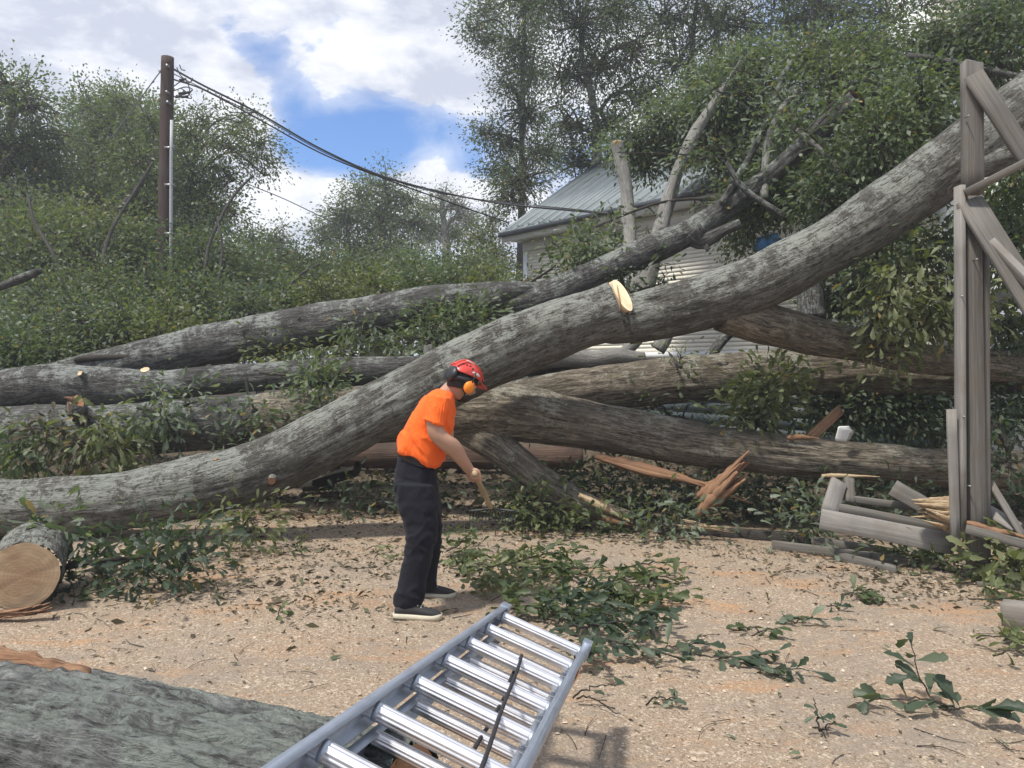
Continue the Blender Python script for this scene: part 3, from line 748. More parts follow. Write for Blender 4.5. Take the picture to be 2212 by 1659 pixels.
stand('leafy tree behind the roof under the top middle of the frame', (1480,), 21, [(1480, 420), (1490, 200), (1500, 0)],
      [(1440, 40, 80), (1540, 50, 80), (1460, 140, 70), (1560, 150, 80), (1620, 60, 70), (1420, 220, 50), (1500, -80, 110), (1630, 180, 60)], 34, 44, 0.14, 23, LEAF_OAK, 0.2, GR)
stand('dense tree behind the fallen crown, right of the roof peak', (1760,), 20, [(1760, 420), (1750, 200), (1760, 0)],
      [(1700, 50, 80), (1790, 30, 90), (1740, 150, 80), (1840, 120, 90), (1900, 40, 80), (1940, 140, 80), (1800, -80, 110), (1680, -50, 80), (1870, 220, 70)], 36, 46, 0.14, 24, LEAF_OAK, 0.2, GR)
stand('dark tree at the upper right corner behind the broken post', (2130,), 17, [(2130, 500), (2140, 250), (2150, 60)],
      [(2130, 60, 60), (2190, 40, 70), (2000, 130, 60), (2150, 150, 70), (2220, 180, 80), (2090, 230, 60), (2180, 270, 60), (2180, -60, 90), (2000, 10, 24), (1960, -40, 60)], 34, 44, 0.13, 25, LEAF_DARK, 0.18, GR)
# --- far wood closing the horizon
def far_wood():
    rs = np.random.RandomState(77)
    n = 15000
    x = rs.uniform(-48, 48, n); y = rs.uniform(44, 60, n)
    top = 4.6 + 3.2 * fbm(np.stack([x * 0.16, y * 0.1, 0 * x], -1), 4, 3)
    z = top * rs.rand(n) ** 0.7
    C = np.stack([x, y, z], -1); D = rs.normal(size=(n, 3))
    V, Q, A = leaf_cards(C, D, 0.62, rs, 0.7)
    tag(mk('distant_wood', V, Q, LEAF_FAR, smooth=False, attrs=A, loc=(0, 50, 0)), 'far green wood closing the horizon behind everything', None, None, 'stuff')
far_wood()
# ------------------------------------------------------------------ fallen trunks
def trunk_path(pix):
    """(px, py, Y, thickness px) -> smooth centre line and radii"""
    C = np.array([P(x, y, Y) for x, y, Y, t in pix]); R = np.array([t / 2 / F * Y for x, y, Y, t in pix])
    L = np.linalg.norm(np.diff(C, axis=0), axis=1).sum()
    return C, R, L
def trunk(name, pix, mat, parent, n=48, step=0.05, rough=0.012, lump_=0.02, seed=1, caps=True, **k):
    C, R, L = trunk_path(pix); m = max(8, int(L / step))
    S = spline(np.hstack([C, R[:, None]]), m)
    return mk(name, *tube(S[:, :3], S[:, 3], n, caps, rough, seed, 1.4, 9, lump_, **k), mat, parent), S
def stub(parent, at, d, r, L, mat, cut=CUT_RED, seed=0, name='branch_stub'):
    """sawn branch stub: a short limb with its own cut face"""
    at, d = np.array(at, float), np.array(d, float); d /= np.linalg.norm(d)
    pts = spline([at - d * r, at + d * L * .5, at + d * L], 12)
    o = mk(name, *tube(pts, np.linspace(r * 1.35, r, 12), 18, False, 0.006, seed), mat, parent)
    return face(o, pts[-1], d, r * 1.0, cut)
def face(parent, c, d, r, mat, squash=1.0, wob=0.02, name='cut_face', seed=0):
    """sawn disc with saw ridges, its own mesh"""
    c, d = np.array(c, float), np.array(d, float); d = d / np.linalg.norm(d)
    u = np.cross(d, (0, 0, 1.0)); u = np.cross(d, (1.0, 0, 0)) if np.linalg.norm(u) < .1 else u; u /= np.linalg.norm(u); v = np.cross(d, u)
    rr = np.concatenate([[0], np.linspace(.12, 1, 9)]); n = 40; V, bk = [], []
    th = np.linspace(0, 2*np.pi, n, endpoint=False)
    wv = 1 + wob * 2 * (fbm(np.stack([np.cos(th) * 2, np.sin(th) * 2, 0 * th + seed], -1), 3) - .5) * 2
    for q in rr:
        for t_, w_ in zip(th, wv):
            x, y = r * q * w_ * math.cos(t_), r * q * w_ * math.sin(t_) * squash
            V.append(c + u * x + v * y + d * (0.004 * math.sin(x * 60 / max(r, .05)) * q)); bk.append((r * q, x, y))
    i = np.arange(len(rr) - 1)[:, None] * n; j = np.arange(n)[None]
    Q = np.stack([i + j, i + n + j, i + n + (j + 1) % n, i + (j + 1) % n], -1).reshape(-1, 4)
    return mk(name, np.array(V), Q, {'bk': np.array(bk)}, mat, parent)

# --- the great leaning trunk
b0 = P(700, 940, 7.5)
great = thing('fallen_tree', 'great grey lichened trunk leaning across the whole scene with a sawn notch', 'fallen tree', b0)
main_pix = [(-260, 1092, 7.35, 134), (-120, 1095, 7.35, 130), (0, 1098, 7.35, 127), (150, 1094, 7.37, 127), (300, 1076, 7.4, 126), (450, 1047, 7.42, 125), (600, 998, 7.45, 126), (720, 940, 7.48, 126),
            (840, 878, 7.5, 128), (960, 817, 7.5, 130), (1080, 760, 7.5, 130), (1200, 713, 7.5, 126), (1330, 672, 7.5, 128)]
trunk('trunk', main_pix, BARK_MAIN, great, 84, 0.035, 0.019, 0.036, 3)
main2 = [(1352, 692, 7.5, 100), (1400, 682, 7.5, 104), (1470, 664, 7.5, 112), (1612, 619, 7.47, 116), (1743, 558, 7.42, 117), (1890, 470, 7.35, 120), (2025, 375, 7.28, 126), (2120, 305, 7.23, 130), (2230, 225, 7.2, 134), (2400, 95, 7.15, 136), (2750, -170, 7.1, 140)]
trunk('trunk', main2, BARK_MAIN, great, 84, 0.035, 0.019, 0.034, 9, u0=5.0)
# lower half of the notch, still joined
trunk('hinge_wood', [(1250, 700, 7.5, 70), (1340, 696, 7.5, 92), (1440, 684, 7.5, 70)], BARK_MAIN, great, 40, 0.03, 0.012, 0.01, 12)
dn = (P(1420, 674, 7.5) - P(1330, 677, 7.5)); dn /= np.linalg.norm(dn)
face(great, P(1331, 672, 7.5), dn, 0.272, CUT_FRESH, 1.0, seed=2)
def chip_face(pp, back, mat, name):
    """wedge of bare wood left by the saw: front outline, pushed back into the trunk"""
    A = np.array([P(*p) for p in pp]); B = A + np.array(back); n = len(A); c = A.mean(0)
    V = np.vstack([A, B, c[None]]); Fc = [(2 * n, (i + 1) % n, i) for i in range(n)] + [(i, (i + 1) % n, n + (i + 1) % n, n + i) for i in range(n)]
    bk = np.stack([np.linalg.norm(V - c, axis=1) + .25, V[:, 0] - c[0], V[:, 2] - c[2]], -1)
    return mk(name, V, Fc, mat, great, False, {'bk': bk})
chip_face([(1345 + 38 * math.cos(a_) * .49 + 12 * math.sin(a_) * .87, 638 + 38 * math.cos(a_) * .87 - 12 * math.sin(a_) * .49, 7.315 - .135 * math.cos(a_)) for a_ in np.linspace(0, 2 * np.pi, 28, endpoint=False)[::-1]], (-.05, .16, -.02), CUT_FRESH, 'notch_face')
stub(great, P(590, 1030, 7.22), (0.15, -1, -0.25), 0.035, 0.10, BARK_MAIN, CUT_RED, 4)
# forked limb leaving it on the right, and the ridge above it
trunk('limb', [(1560, 672, 7.52, 92), (1650, 698, 7.6, 90), (1740, 722, 7.7, 78), (1850, 746, 7.8, 68), (1960, 770, 7.9, 66), (2080, 783, 8.0, 64), (2260, 800, 8.1, 62)], BARK_FORK, great, 48, 0.04, 0.014, 0.02, 15)
trunk('limb', [(1960, 462, 7.32, 60), (2030, 412, 7.2, 62), (2100, 362, 7.1, 60), (2230, 320, 7.0, 58)], BARK_MAIN, great, 40, 0.04, 0.012, 0.015, 17)
c_ = P(928, 765, 7.62); stub(great, c_, (-0.25, 0.0, 1), 0.045, 0.09, BARK_MAIN, CUT_FRESH, 5)

# --- forked trunk behind it
fork = thing('fallen_tree', 'brown furrowed forked trunk lying behind the man, its two limbs running right', 'fallen tree', P(1100, 890, 8.2))
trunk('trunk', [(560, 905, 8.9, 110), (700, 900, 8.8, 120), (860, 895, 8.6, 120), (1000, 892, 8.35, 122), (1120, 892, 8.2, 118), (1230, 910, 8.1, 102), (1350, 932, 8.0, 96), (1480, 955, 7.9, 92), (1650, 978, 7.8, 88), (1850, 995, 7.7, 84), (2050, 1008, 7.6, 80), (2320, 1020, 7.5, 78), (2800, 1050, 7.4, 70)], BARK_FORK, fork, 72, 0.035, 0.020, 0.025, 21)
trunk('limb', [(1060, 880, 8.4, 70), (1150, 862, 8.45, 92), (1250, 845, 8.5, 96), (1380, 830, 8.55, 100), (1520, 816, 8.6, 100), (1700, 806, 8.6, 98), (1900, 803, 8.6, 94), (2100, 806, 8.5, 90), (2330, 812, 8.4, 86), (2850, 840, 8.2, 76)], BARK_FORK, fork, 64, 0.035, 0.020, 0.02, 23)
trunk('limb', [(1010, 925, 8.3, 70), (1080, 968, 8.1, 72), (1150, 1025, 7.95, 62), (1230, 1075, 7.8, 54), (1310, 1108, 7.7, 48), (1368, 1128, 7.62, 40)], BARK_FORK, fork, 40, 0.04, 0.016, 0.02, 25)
def splinter(parent, pix, w, t, mat, seed, name='splinter', tipf=0.15):
    """torn strip of wood: tapering, ragged-ended blade"""
    C = spline([P(*p) for p in pix], 16); rs = np.random.RandomState(seed)
    T, U, B = frames(C); V, bk = [], []
    for i in range(16):
        f = i / 15; ww = w * (1 - (1 - tipf) * max(0, f - .35) / .65) * (0.5 + 0.5 * min(1, f * 5)) * rs.uniform(.85, 1.15)
        for (x, y) in ((-1, -.5), (-.3, -.9), (.4, -.6), (1, 0), (.3, .9), (-.5, .7)):
            V.append(C[i] + B[i] * x * ww / 2 * rs.uniform(.85, 1.15) + U[i] * y * t / 2 * rs.uniform(.7, 1.3)); bk.append((f * 1.5 + seed, x * ww, y * t))
    Q = []
    for i in range(15):
        for j in range(6): Q.append((i*6+j, i*6+(j+1) % 6, i*6+6+(j+1) % 6, i*6+6+j))
    for o, r in ((0, 1), (90, 0)):
        for f in ((0, 1, 2, 3), (0, 3, 4, 5)): Q.append(tuple(o + z for z in (f[::-1] if r else f)))
    return mk(name, np.array(V), np.array(Q), {'bk': np.array(bk)}, mat, parent, False)
def loose(name, label, cat, pix, w, t, mat, seed, group=None, tipf=0.15):
    """a loose piece of torn wood, a thing of its own"""
    root = thing(name, label, cat, P(*pix[len(pix) // 2]), group)
    for k_ in range(11):
        rs = np.random.RandomState(seed * 10 + k_)
        o = rs.uniform(-1, 1, 3); f = rs.uniform(-.22, .18)
        a, b = np.array(pix[0], float), np.array(pix[-1], float)
        tl = rs.uniform(-9, 9)
        pp = [(x + f * (b - a)[0], y + tl * (q_ - 1) + f * (b - a)[1] + (k_ / 10 - .5) * w * 250 * .8 + o[1] * 3, Y + o[2] * w * .35) for q_, (x, y, Y) in enumerate(pix)]
        splinter(root, pp, w * rs.uniform(.28, .55), t * rs.uniform(.25, .6), mat, seed * 10 + k_, tipf=tipf * rs.uniform(.2, 1))
    return root
splinter(fork, [(1285, 985, 7.62), (1380, 1010, 7.6), (1480, 1035, 7.58), (1550, 1052, 7.56)], 0.11, 0.05, SPLIT_RED, 1)
splinter(fork, [(1300, 992, 7.6), (1400, 1022, 7.57), (1500, 1044, 7.56), (1625, 1088, 7.55)], 0.06, 0.03, SPLIT_RED, 2)
splinter(fork, [(1250, 1070, 7.60), (1310, 1100, 7.56), (1368, 1130, 7.54)], 0.09, 0.04, SPLIT_TAN, 3)
splinter(fork, [(1300, 1118, 7.60), (1330, 1126, 7.57), (1368, 1134, 7.55)], 0.10, 0.05, SPLIT_RED, 4)
splinter(fork, [(1700, 946, 7.62), (1730, 944, 7.6), (1770, 947, 7.6)], 0.07, 0.04, SPLIT_RED, 5)
splinter(fork, [(1775, 1028, 7.42), (1830, 1028, 7.40), (1900, 1030, 7.4)], 0.05, 0.03, SPLIT_TAN, 6)

# --- trunks crossing behind on the left
t2 = thing('fallen_tree', 'uppermost grey trunk slanting up from the left edge to the house roof', 'fallen tree', P(700, 705, 10))
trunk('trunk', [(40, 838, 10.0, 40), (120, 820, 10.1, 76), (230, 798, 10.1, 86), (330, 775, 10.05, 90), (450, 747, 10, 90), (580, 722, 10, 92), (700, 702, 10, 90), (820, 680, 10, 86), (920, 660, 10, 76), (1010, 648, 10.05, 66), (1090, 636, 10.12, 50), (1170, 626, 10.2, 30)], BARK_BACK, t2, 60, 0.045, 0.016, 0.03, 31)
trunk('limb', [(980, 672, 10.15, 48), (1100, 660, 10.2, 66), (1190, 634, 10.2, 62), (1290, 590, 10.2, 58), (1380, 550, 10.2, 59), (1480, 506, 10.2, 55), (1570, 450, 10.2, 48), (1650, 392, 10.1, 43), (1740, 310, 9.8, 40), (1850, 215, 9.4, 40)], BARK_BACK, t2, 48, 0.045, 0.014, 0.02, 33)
trunk('limb', [(1500, 505, 10.15, 60), (1520, 520, 10.1, 34), (1560, 500, 10.0, 22), (1600, 482, 9.9, 18)], BARK_BACK, t2, 24, 0.04, 0.01, 0.01, 35)
trunk('limb', [(1515, 515, 10.1, 26), (1524, 530, 10.05, 14), (1528, 543, 10.0, 5)], BARK_BACK, t2, 20, 0.03, 0.008, 0.0, 36)
trunk('limb', [(1340, 560, 10.1, 40), (1300, 590, 10.3, 34), (1400, 620, 10.3, 44), (1385, 660, 10.3, 40)], BARK_BACK, t2, 24, 0.05, 0.01, 0.0, 37) if False else None
face(t2, P(1852, 213, 9.4), (0.5, -0.1, 0.55), 0.135, CUT_RED)
trunk('limb', [(1035, 655, 10.0, 54), (1060, 650, 9.95, 56), (1085, 640, 9.9, 50)], BARK_BACK, t2, 28, 0.03, 0.014, 0.02, 38)
trunk('limb', [(230, 788, 10.0, 14), (170, 776, 9.9, 14), (330, 768, 9.8, 10)], BARK_TWIG, t2, 14, 0.04, 0.004, 0, 39)
t3 = thing('fallen_tree', 'middle trunk of the left stack lying level with a sawn knob on top', 'fallen tree', P(500, 815, 9.2))
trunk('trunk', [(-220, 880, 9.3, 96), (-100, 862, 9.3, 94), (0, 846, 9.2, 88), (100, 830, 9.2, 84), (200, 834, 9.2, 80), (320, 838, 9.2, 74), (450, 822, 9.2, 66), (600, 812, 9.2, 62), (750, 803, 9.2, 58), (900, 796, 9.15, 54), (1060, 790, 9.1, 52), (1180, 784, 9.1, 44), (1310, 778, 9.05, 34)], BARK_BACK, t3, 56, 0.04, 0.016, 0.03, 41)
stub(t3, P(315, 806, 9.15), (0.05, -0.7, 1), 0.05, 0.05, BARK_BACK, CUT_FRESH, 6)
stub(t3, P(180, 812, 9.0), (-0.2, -0.8, 0.5), 0.03, 0.06, BARK_BACK, CUT_FRESH, 7)
for pix, r in (([(527, 800, 9.15, 10), (526, 780, 9.15, 7), (527, 768, 9.15, 5)], 0), ([(530, 815, 8.98, 8), (536, 850, 8.95, 6), (545, 905, 8.9, 4)], 0), ([(560, 805, 8.95, 6), (630, 812, 8.9, 5), (690, 824, 8.85, 4)], 0)):
    trunk('twig', pix, BARK_TWIG, t3, 10, 0.04, 0, 0, 5)
trunk('limb', [(1110, 800, 8.95, 40), (1190, 772, 8.95, 46), (1280, 776, 8.95, 38), (1330, 770, 8.95, 34), (1390, 775, 9.0, 26)], BARK_PALE, t3, 30, 0.04, 0.01, 0.02, 43)
t4 = thing('fallen_tree', 'lowest dark trunk of the left stack behind the leafy sprigs', 'fallen tree', P(300, 925, 8.9))
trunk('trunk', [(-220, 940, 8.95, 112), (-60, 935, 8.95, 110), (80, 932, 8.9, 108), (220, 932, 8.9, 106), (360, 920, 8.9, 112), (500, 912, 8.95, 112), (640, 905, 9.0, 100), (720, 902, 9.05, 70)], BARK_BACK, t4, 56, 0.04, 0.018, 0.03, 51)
br = thing('broken_limb', 'torn orange limb stump poking out between the two lower left trunks', 'broken limb', P(170, 885, 8.5))
trunk('limb', [(185, 905, 8.75, 44), (168, 888, 8.5, 40), (160, 878, 8.42, 38)], BARK_BACK, br, 24, 0.02, 0.01, 0.01, 52)
stub(great, P(470, 1000, 7.28), (-0.3, -.5, 1), 0.030, 0.05, BARK_MAIN, CUT_RED, 14)
face(br, P(163, 879, 8.43), (-0.1, -1, 0.15), 0.105, CUT_RED, seed=4, wob=0.2)
splinter(br, [(168, 872, 8.4), (152, 862, 8.36), (138, 858, 8.34)], 0.06, 0.03, SPLIT_RED, 7)
splinter(br, [(160, 900, 8.42), (150, 888, 8.38), (146, 868, 8.36)], 0.05, 0.03, SPLIT_TAN, 8)
t5 = thing('fallen_tree', 'reddish brown log seen through the gap beneath the great trunk', 'fallen tree', P(950, 985, 12))
trunk('trunk', [(600, 985, 12.3, 52), (760, 984, 12.1, 52), (950, 986, 12, 52), (1100, 988, 11.9, 50), (1260, 990, 11.8, 48)], wood('red_bark', (0.075, 0.045, 0.032), (0.14, 0.09, 0.065), (0.06, 0.045, 0.035), bumpd=0.03), t5, 40, 0.06, 0.015, 0.03, 55)
# limbs standing and leaning against the house
up = thing('leaning_limb', 'pale upright limb with a reddish sawn top beside the roof edge', 'limb', P(1360, 560, 12))
trunk('limb', [(1382, 640, 10.8, 30), (1362, 560, 11.4, 30), (1358, 480, 12, 28), (1352, 400, 12.2, 26), (1340, 345, 12.3, 24), (1333, 308, 12.3, 22)], BARK_PALE, up, 28, 0.04, 0.01, 0.02, 61)
face(up, P(1333, 306, 12.3), (-.1, -.6, 1), 0.085, CUT_RED)
up2 = thing('leaning_limb', 'pale limb slanting up right across the clapboard wall into the leaves', 'limb', P(1440, 450, 11.8))
trunk('limb', [(1385, 690, 10.9, 42), (1398, 610, 11.0, 34), (1420, 520, 11.2, 32), (1445, 430, 11.4, 29), (1468, 360, 11.5, 26), (1500, 290, 11.6, 24), (1540, 225, 11.7, 20), (1600, 130, 11.8, 5)], BARK_PALE, up2, 32, 0.04, 0.012, 0.02, 63)
trunk('limb', [(1432, 500, 11.15, 20), (1455, 400, 11.2, 16), (1480, 330, 11.2, 10)], BARK_PALE, up2, 18, 0.04, 0.006, 0.01, 64)
GL = 'slim limbs of the fallen crown on the roof'
for i, (pix, lab) in enumerate([
    ([(1700, 470, 9.8, 14), (1610, 410, 9.9, 12), (1570, 350, 10, 8)], 'slim dark limb branching left above the upper trunk'),
    ([(1880, 470, 9.4, 20), (1830, 400, 9.5, 16), (1780, 330, 9.6, 12), (1720, 280, 9.7, 8)], 'grey twig limb sloping down right through the fallen leaves'),
    ([(1650, 430, 10.0, 18), (1660, 300, 10.2, 16), (1700, 220, 10.4, 12), (1760, 170, 10.5, 8)], 'dark limb curving upward right of the pale slanting limb'),
    ([(1560, 440, 10.0, 16), (1640, 300, 10.4, 12), (1700, 150, 10.7, 9), (1760, 90, 10.9, 6)], 'long thin limb crossing the leaves toward the top edge'),
    ([(1960, 120, 9.6, 14), (2040, 130, 9.4, 14), (2120, 150, 9.2, 12), (2230, 170, 9.0, 10)], 'thin limb arching over the top of the broken post'),
    ([(1780, 430, 9.9, 12), (1900, 330, 9.6, 12), (1980, 280, 9.5, 8)], 'slender limb lying just above the great trunk at right'),
    ([(0, 620, 11.2, 18), (50, 600, 11.0, 18), (85, 585, 10.9, 14)], 'short broken limb end sticking out at the left edge'),
    ([(1420, 755, 9.6, 32), (1436, 730, 9.6, 30), (1450, 690, 9.7, 28)], 'grey prop limb between the great trunk and the furrowed limb'),
    ([(1340, 770, 9.5, 28), (1375, 735, 9.5, 26), (1390, 700, 9.6, 22)], 'crooked pale prop limb under the sawn notch'),
    ([(1520, 790, 9.4, 20), (1560, 735, 9.5, 22), (1600, 700, 9.6, 20)], 'dark forked prop limb under the great trunk'),
    ([(2070, 770, 8.4, 40), (2110, 690, 8.4, 42), (2170, 640, 8.5, 46), (2230, 600, 8.6, 50)], 'grey limb behind the lower diagonal board'),
    ([(1755, 690, 9.3, 56), (1750, 620, 9.4, 56), (1760, 560, 9.5, 56)], 'dark upright stump in the shade under the great trunk')]):
    o = thing('limb', lab, 'limb', P(*pix[0][:3]), GL if i < 6 else None)
    trunk('limb', pix, BARK_PALE if 'pale' in lab or 'grey' in lab else BARK_BACK, o, 18, 0.04, 0.006, 0.01, 70 + i)

# --- near log, bottom left
near = thing('log', 'big grey green bark log filling the bottom left corner under the ladder', 'log', (-1.2, 2.0, 0))
lc = [np.array((-2.9, 2.44, 0.40)), np.array((-1.9, 2.28, 0.38)), np.array((-1.1, 2.07, 0.365)), np.array((-0.62, 1.93, 0.355)), np.array((-0.29, 1.84, 0.345))]
S = spline(lc, 300)
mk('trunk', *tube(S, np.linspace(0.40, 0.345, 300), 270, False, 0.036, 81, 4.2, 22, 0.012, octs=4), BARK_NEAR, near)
face(near, S[-1], S[-1] - S[-3], 0.345, CUT_RED, seed=3)
splinter(near, [(-80, 1436, 2.36), (0, 1444, 2.31), (90, 1450, 2.27), (190, 1466, 2.22)], .13, .04, SPLIT_RED, 31, 'bare_wood', .35)
splinter(near, [(30, 1458, 2.24), (100, 1466, 2.20), (160, 1472, 2.19)], .05, .03, SPLIT_TAN, 32, 'bare_wood', .4)
# --- sawn round at the left edge
rd = thing('log', 'pale sawn log end on the ground at the left edge', 'log', (P(50, 1247, 5.05)[0], 5.05, 0))
cR = P(48, 1247, 5.06); ax = np.array((0.52, -1, 0.02)); ax /= np.linalg.norm(ax)
S2 = spline([cR - ax * 0.02, cR - ax * .35, cR - ax * .75 + (0, 0, 0.01)], 30)
mk('trunk', *tube(S2, np.linspace(.218, .226, 30), 60, False, 0.012, 83, 1.6, 10, 0.01), BARK_MAIN, rd)
face(rd, cR - ax * .018, ax, 0.213, CUT_TAN, 1.03, 0.03, seed=6)
loose('torn_wood', 'orange torn slab of bark lying under the pale sawn log end', 'torn bark', [(-30, 1326, 4.98), (40, 1324, 4.98), (92, 1316, 4.98)], 0.05, 0.07, SPLIT_RED, 9, None, .4)
# curved slab of bark under the great trunk
slab = thing('bark_slab', 'dark curved slab of bark lying under the great trunk', 'bark slab', P(720, 1040, 10))
V, bk = [], []
for i in range(24):
    f = i / 23
    for j in range(9):
        a = (j / 8 - .5) * 2.2
        c = P(685 + 100 * f, 1050 - 26 * f ** 1.5, 9.9)
        w_ = 0.20 * (0.4 + 0.6 * math.sin(math.pi * (0.15 + f * .75)))
        V.append(c + (0, math.sin(a) * .3, (1 - math.cos(a)) * w_ + .10 * (f > .9) - 0.0)); bk.append((f, j * .05, 0))
V = np.array(V); V2 = V + (0, 0, 0.035)
Q = [(i*9+j, i*9+j+1, i*9+10+j, i*9+9+j) for i in range(23) for j in range(8)]
Qa = np.array(Q); 
mk('bark', np.vstack([V, V2]), np.vstack([Qa[:, ::-1], Qa + 216]), {'bk': np.vstack([bk, bk])}, BARK_TWIG, slab)
trunk('chunk', [(655, 1048, 10, 26), (680, 1046, 10, 28), (720, 1044, 10, 26)], BARK_TWIG, slab, 16, 0.05, 0.01, 0.02, 57)

# ------------------------------------------------------------------ broken timber frame on the right
def pb_(p): return P(*p)
def plank(parent, a, b, w, t, mat=LUMBER, seed=0, name='board', up=None, jag=0.0):
    A, B_ = pb_(a), pb_(b)
    if up is None: up = np.cross(B_ - A, (0, 1, 0))
    return mk(name, *board(A, B_, w, t, up, jag, seed), mat, parent, smooth=False) if False else _plank(name, board(A, B_, w, t, up, jag, seed), mat, parent)
def _plank(name, b, mat, parent):
    return mk(name, b[0], b[1], mat, parent, smooth=False, attrs=b[2])
fr_ = thing('timber_frame', 'tall broken grey timber post with splayed boards at the right edge', 'timber frame', G(2112, 1252))
Yp = 5.95
X = lambda px: P(px, 795, Yp)[0]
plank(fr_, (2101, 425, Yp), (2099, 134, Yp), 0.135, 0.09, LUMBER, 1, 'post', jag=.035)
plank(fr_, (2073, 402, Yp - .03), (2075, 1142, Yp - .03), 0.042, 0.10, LUMBER_PALE, 2, 'post_board')
plank(fr_, (2097, 424, Yp), (2110, 1256, Yp), 0.118, 0.09, LUMBER, 3, 'post')
plank(fr_, (2124, 500, Yp + .03), (2127, 1215, Yp + .03), 0.050, 0.09, LUMBER, 4, 'post_board')
plank(fr_, (2055, 884, Yp - .06), (2064, 1168, Yp - .06), 0.068, 0.035, LUMBER_PALE, 5, 'post_board', jag=0.03)
plank(fr_, (2102, 160, Yp - .07), (2360, 560, Yp - .23), 0.150, 0.04, LUMBER, 6, 'rafter')
plank(fr_, (2085, 417, Yp - .09), (2420, 246, Yp - .42), 0.055, 0.05, LUMBER, 7, 'brace')
plank(fr_, (2093, 432, Yp - .05), (2330, 812, Yp - .54), 0.20, 0.04, LUMBER, 8, 'rafter')
plank(fr_, (2122, 508, Yp - .10), (2270, 655, Yp - .50), 0.055, 0.09, LUMBER_PALE, 9, 'brace')
for i, (x, y) in enumerate(((2100, 470), (2108, 500), (2092, 250), (2110, 560), (2079, 640), (2082, 900), (2095, 1050), (2118, 200))):
    c = P(x, y, Yp - .09); mk('nail', *tube([c + (0, .05, 0), c + (0, -.012, 0)], 0.006, 6), STEEL, fr_)
splinter(fr_, [(2088, 1128, Yp - .1), (2130, 1142, Yp - .16), (2180, 1152, Yp - .22), (2240, 1166, Yp - .3)], 0.06, 0.04, SPLIT_RED, 11, 'torn_rail')
plank(fr_, (2086, 1142, Yp - .12), (2250, 1186, Yp - .33), 0.07, 0.04, LUMBER, 12, 'torn_rail_board')
# the fallen panel frame
pf = thing('wooden_panel', 'fallen grey wooden panel frame leaning on rubble left of the post', 'wooden frame', P(1900, 1150, 6.3))
plank(pf, (1772, 1120, 6.50), (2062, 1176, 6.10), 0.165, 0.045, LUMBER_PALE, 21, 'rail')
plank(pf, (1790, 1110, 6.53), (1812, 1040, 6.68), 0.14, 0.045, LUMBER_PALE, 22, 'stile')
plank(pf, (1812, 1096, 6.58), (2040, 1142, 6.22), 0.07, 0.06, LUMBER, 23, 'rail')
plank(pf, (1836, 1086, 6.62), (1834, 1034, 6.76), 0.08, 0.045, LUMBER, 24, 'stile')
plank(pf, (1840, 1078, 6.66), (1996, 1098, 6.5), 0.06, 0.05, LUMBER, 25, 'rail')
GB = 'loose boards by the broken timber frame'
def loose_board(lab, a, b, w, t, seed, mat=LUMBER, jag=0.02, cat='board', up=None):
    o = thing('board', lab, cat, (P(*a) + P(*b)) / 2, GB)
    plank(o, a, b, w, t, mat, seed, 'plank', up, jag)
    return o
loose_board('short grey plank with weathered end tilted up behind the panel', (1928, 1053, 6.5), (2010, 1100, 6.35), 0.14, 0.045, 31)
loose_board('long grey board lying along the edge of the sawdust', (1668, 1178, 6.95), (1960, 1214, 6.35), 0.09, 0.04, 32)
loose_board('grey board lying just behind the long one', (1752, 1168, 7.0), (1935, 1196, 6.7), 0.085, 0.04, 33)
loose_board('short front board pointing toward the sawdust', (1806, 1200, 6.55), (1935, 1232, 6.1), 0.075, 0.04, 34)
loose_board('thin upright lath standing right of the post', (2138, 1040, 6.0), (2216, 1170, 5.7), 0.055, 0.03, 35)
loose_board('pale board half buried right of the post base', (2128, 1100, 6.1), (2196, 1140, 5.8), 0.10, 0.04, 36, LUMBER_PALE)
loose_board('low grey rail on the ground behind the post base', (2110, 1262, 5.75), (2205, 1268, 5.7), 0.045, 0.045, 37)
loose_board('dark beam lying at the foot of the debris, left of the panel', (1440, 1143, 7.6), (1770, 1166, 7.15), 0.10, 0.09, 38, BARK_TWIG)
loose_board('small white board scrap standing on the lower furrowed trunk', (1816, 952, 7.45), (1824, 923, 7.4), 0.11, 0.03, 39, TRIM)
loose_board('second pale scrap leaning behind the white one', (1826, 950, 7.5), (1836, 930, 7.5), 0.07, 0.03, 40, LUMBER_PALE)
loose_board('reddish plank tilted up out of the shade above the lower trunk', (1745, 950, 7.75), (1815, 885, 7.9), 0.10, 0.04, 41, SPLIT_RED)
loose_board('short grey lumber offcut at the lower right edge', (2166, 1324, 4.95), (2290, 1340, 4.75), 0.15, 0.13, 42, LUMBER_PALE)
loose_board('pale chunk of wood lying above the grey offcut', (2128, 1278, 5.5), (2180, 1290, 5.4), 0.08, 0.06, 43, SPLIT_TAN)
loose('torn_wood', 'straw coloured shattered log end beside the left post board', 'torn wood', [(2080, 1098, 6.05), (2030, 1100, 6.08), (1972, 1100, 6.1)], 0.17, 0.10, SPLIT_TAN, 5, None, .12)
loose('torn_wood', 'tan broken chunk beneath the shattered log end', 'torn wood', [(2066, 1128, 6.0), (2040, 1124, 6.0), (2000, 1112, 6.05)], 0.13, 0.10, SPLIT_TAN, 6, None, .2)
loose('torn_wood', 'reddish block of heartwood propped under the lower trunk', 'torn wood', [(1518, 1088, 7.5), (1560, 1050, 7.45), (1606, 1008, 7.4)], 0.22, 0.14, SPLIT_RED, 7, None, .35)
loose('torn_wood', 'thin orange splinter on the ground before the dark beam', 'torn wood', [(1470, 1133, 7.3), (1510, 1137, 7.25), (1570, 1142, 7.2)], 0.05, 0.03, SPLIT_TAN, 8, None, .3)
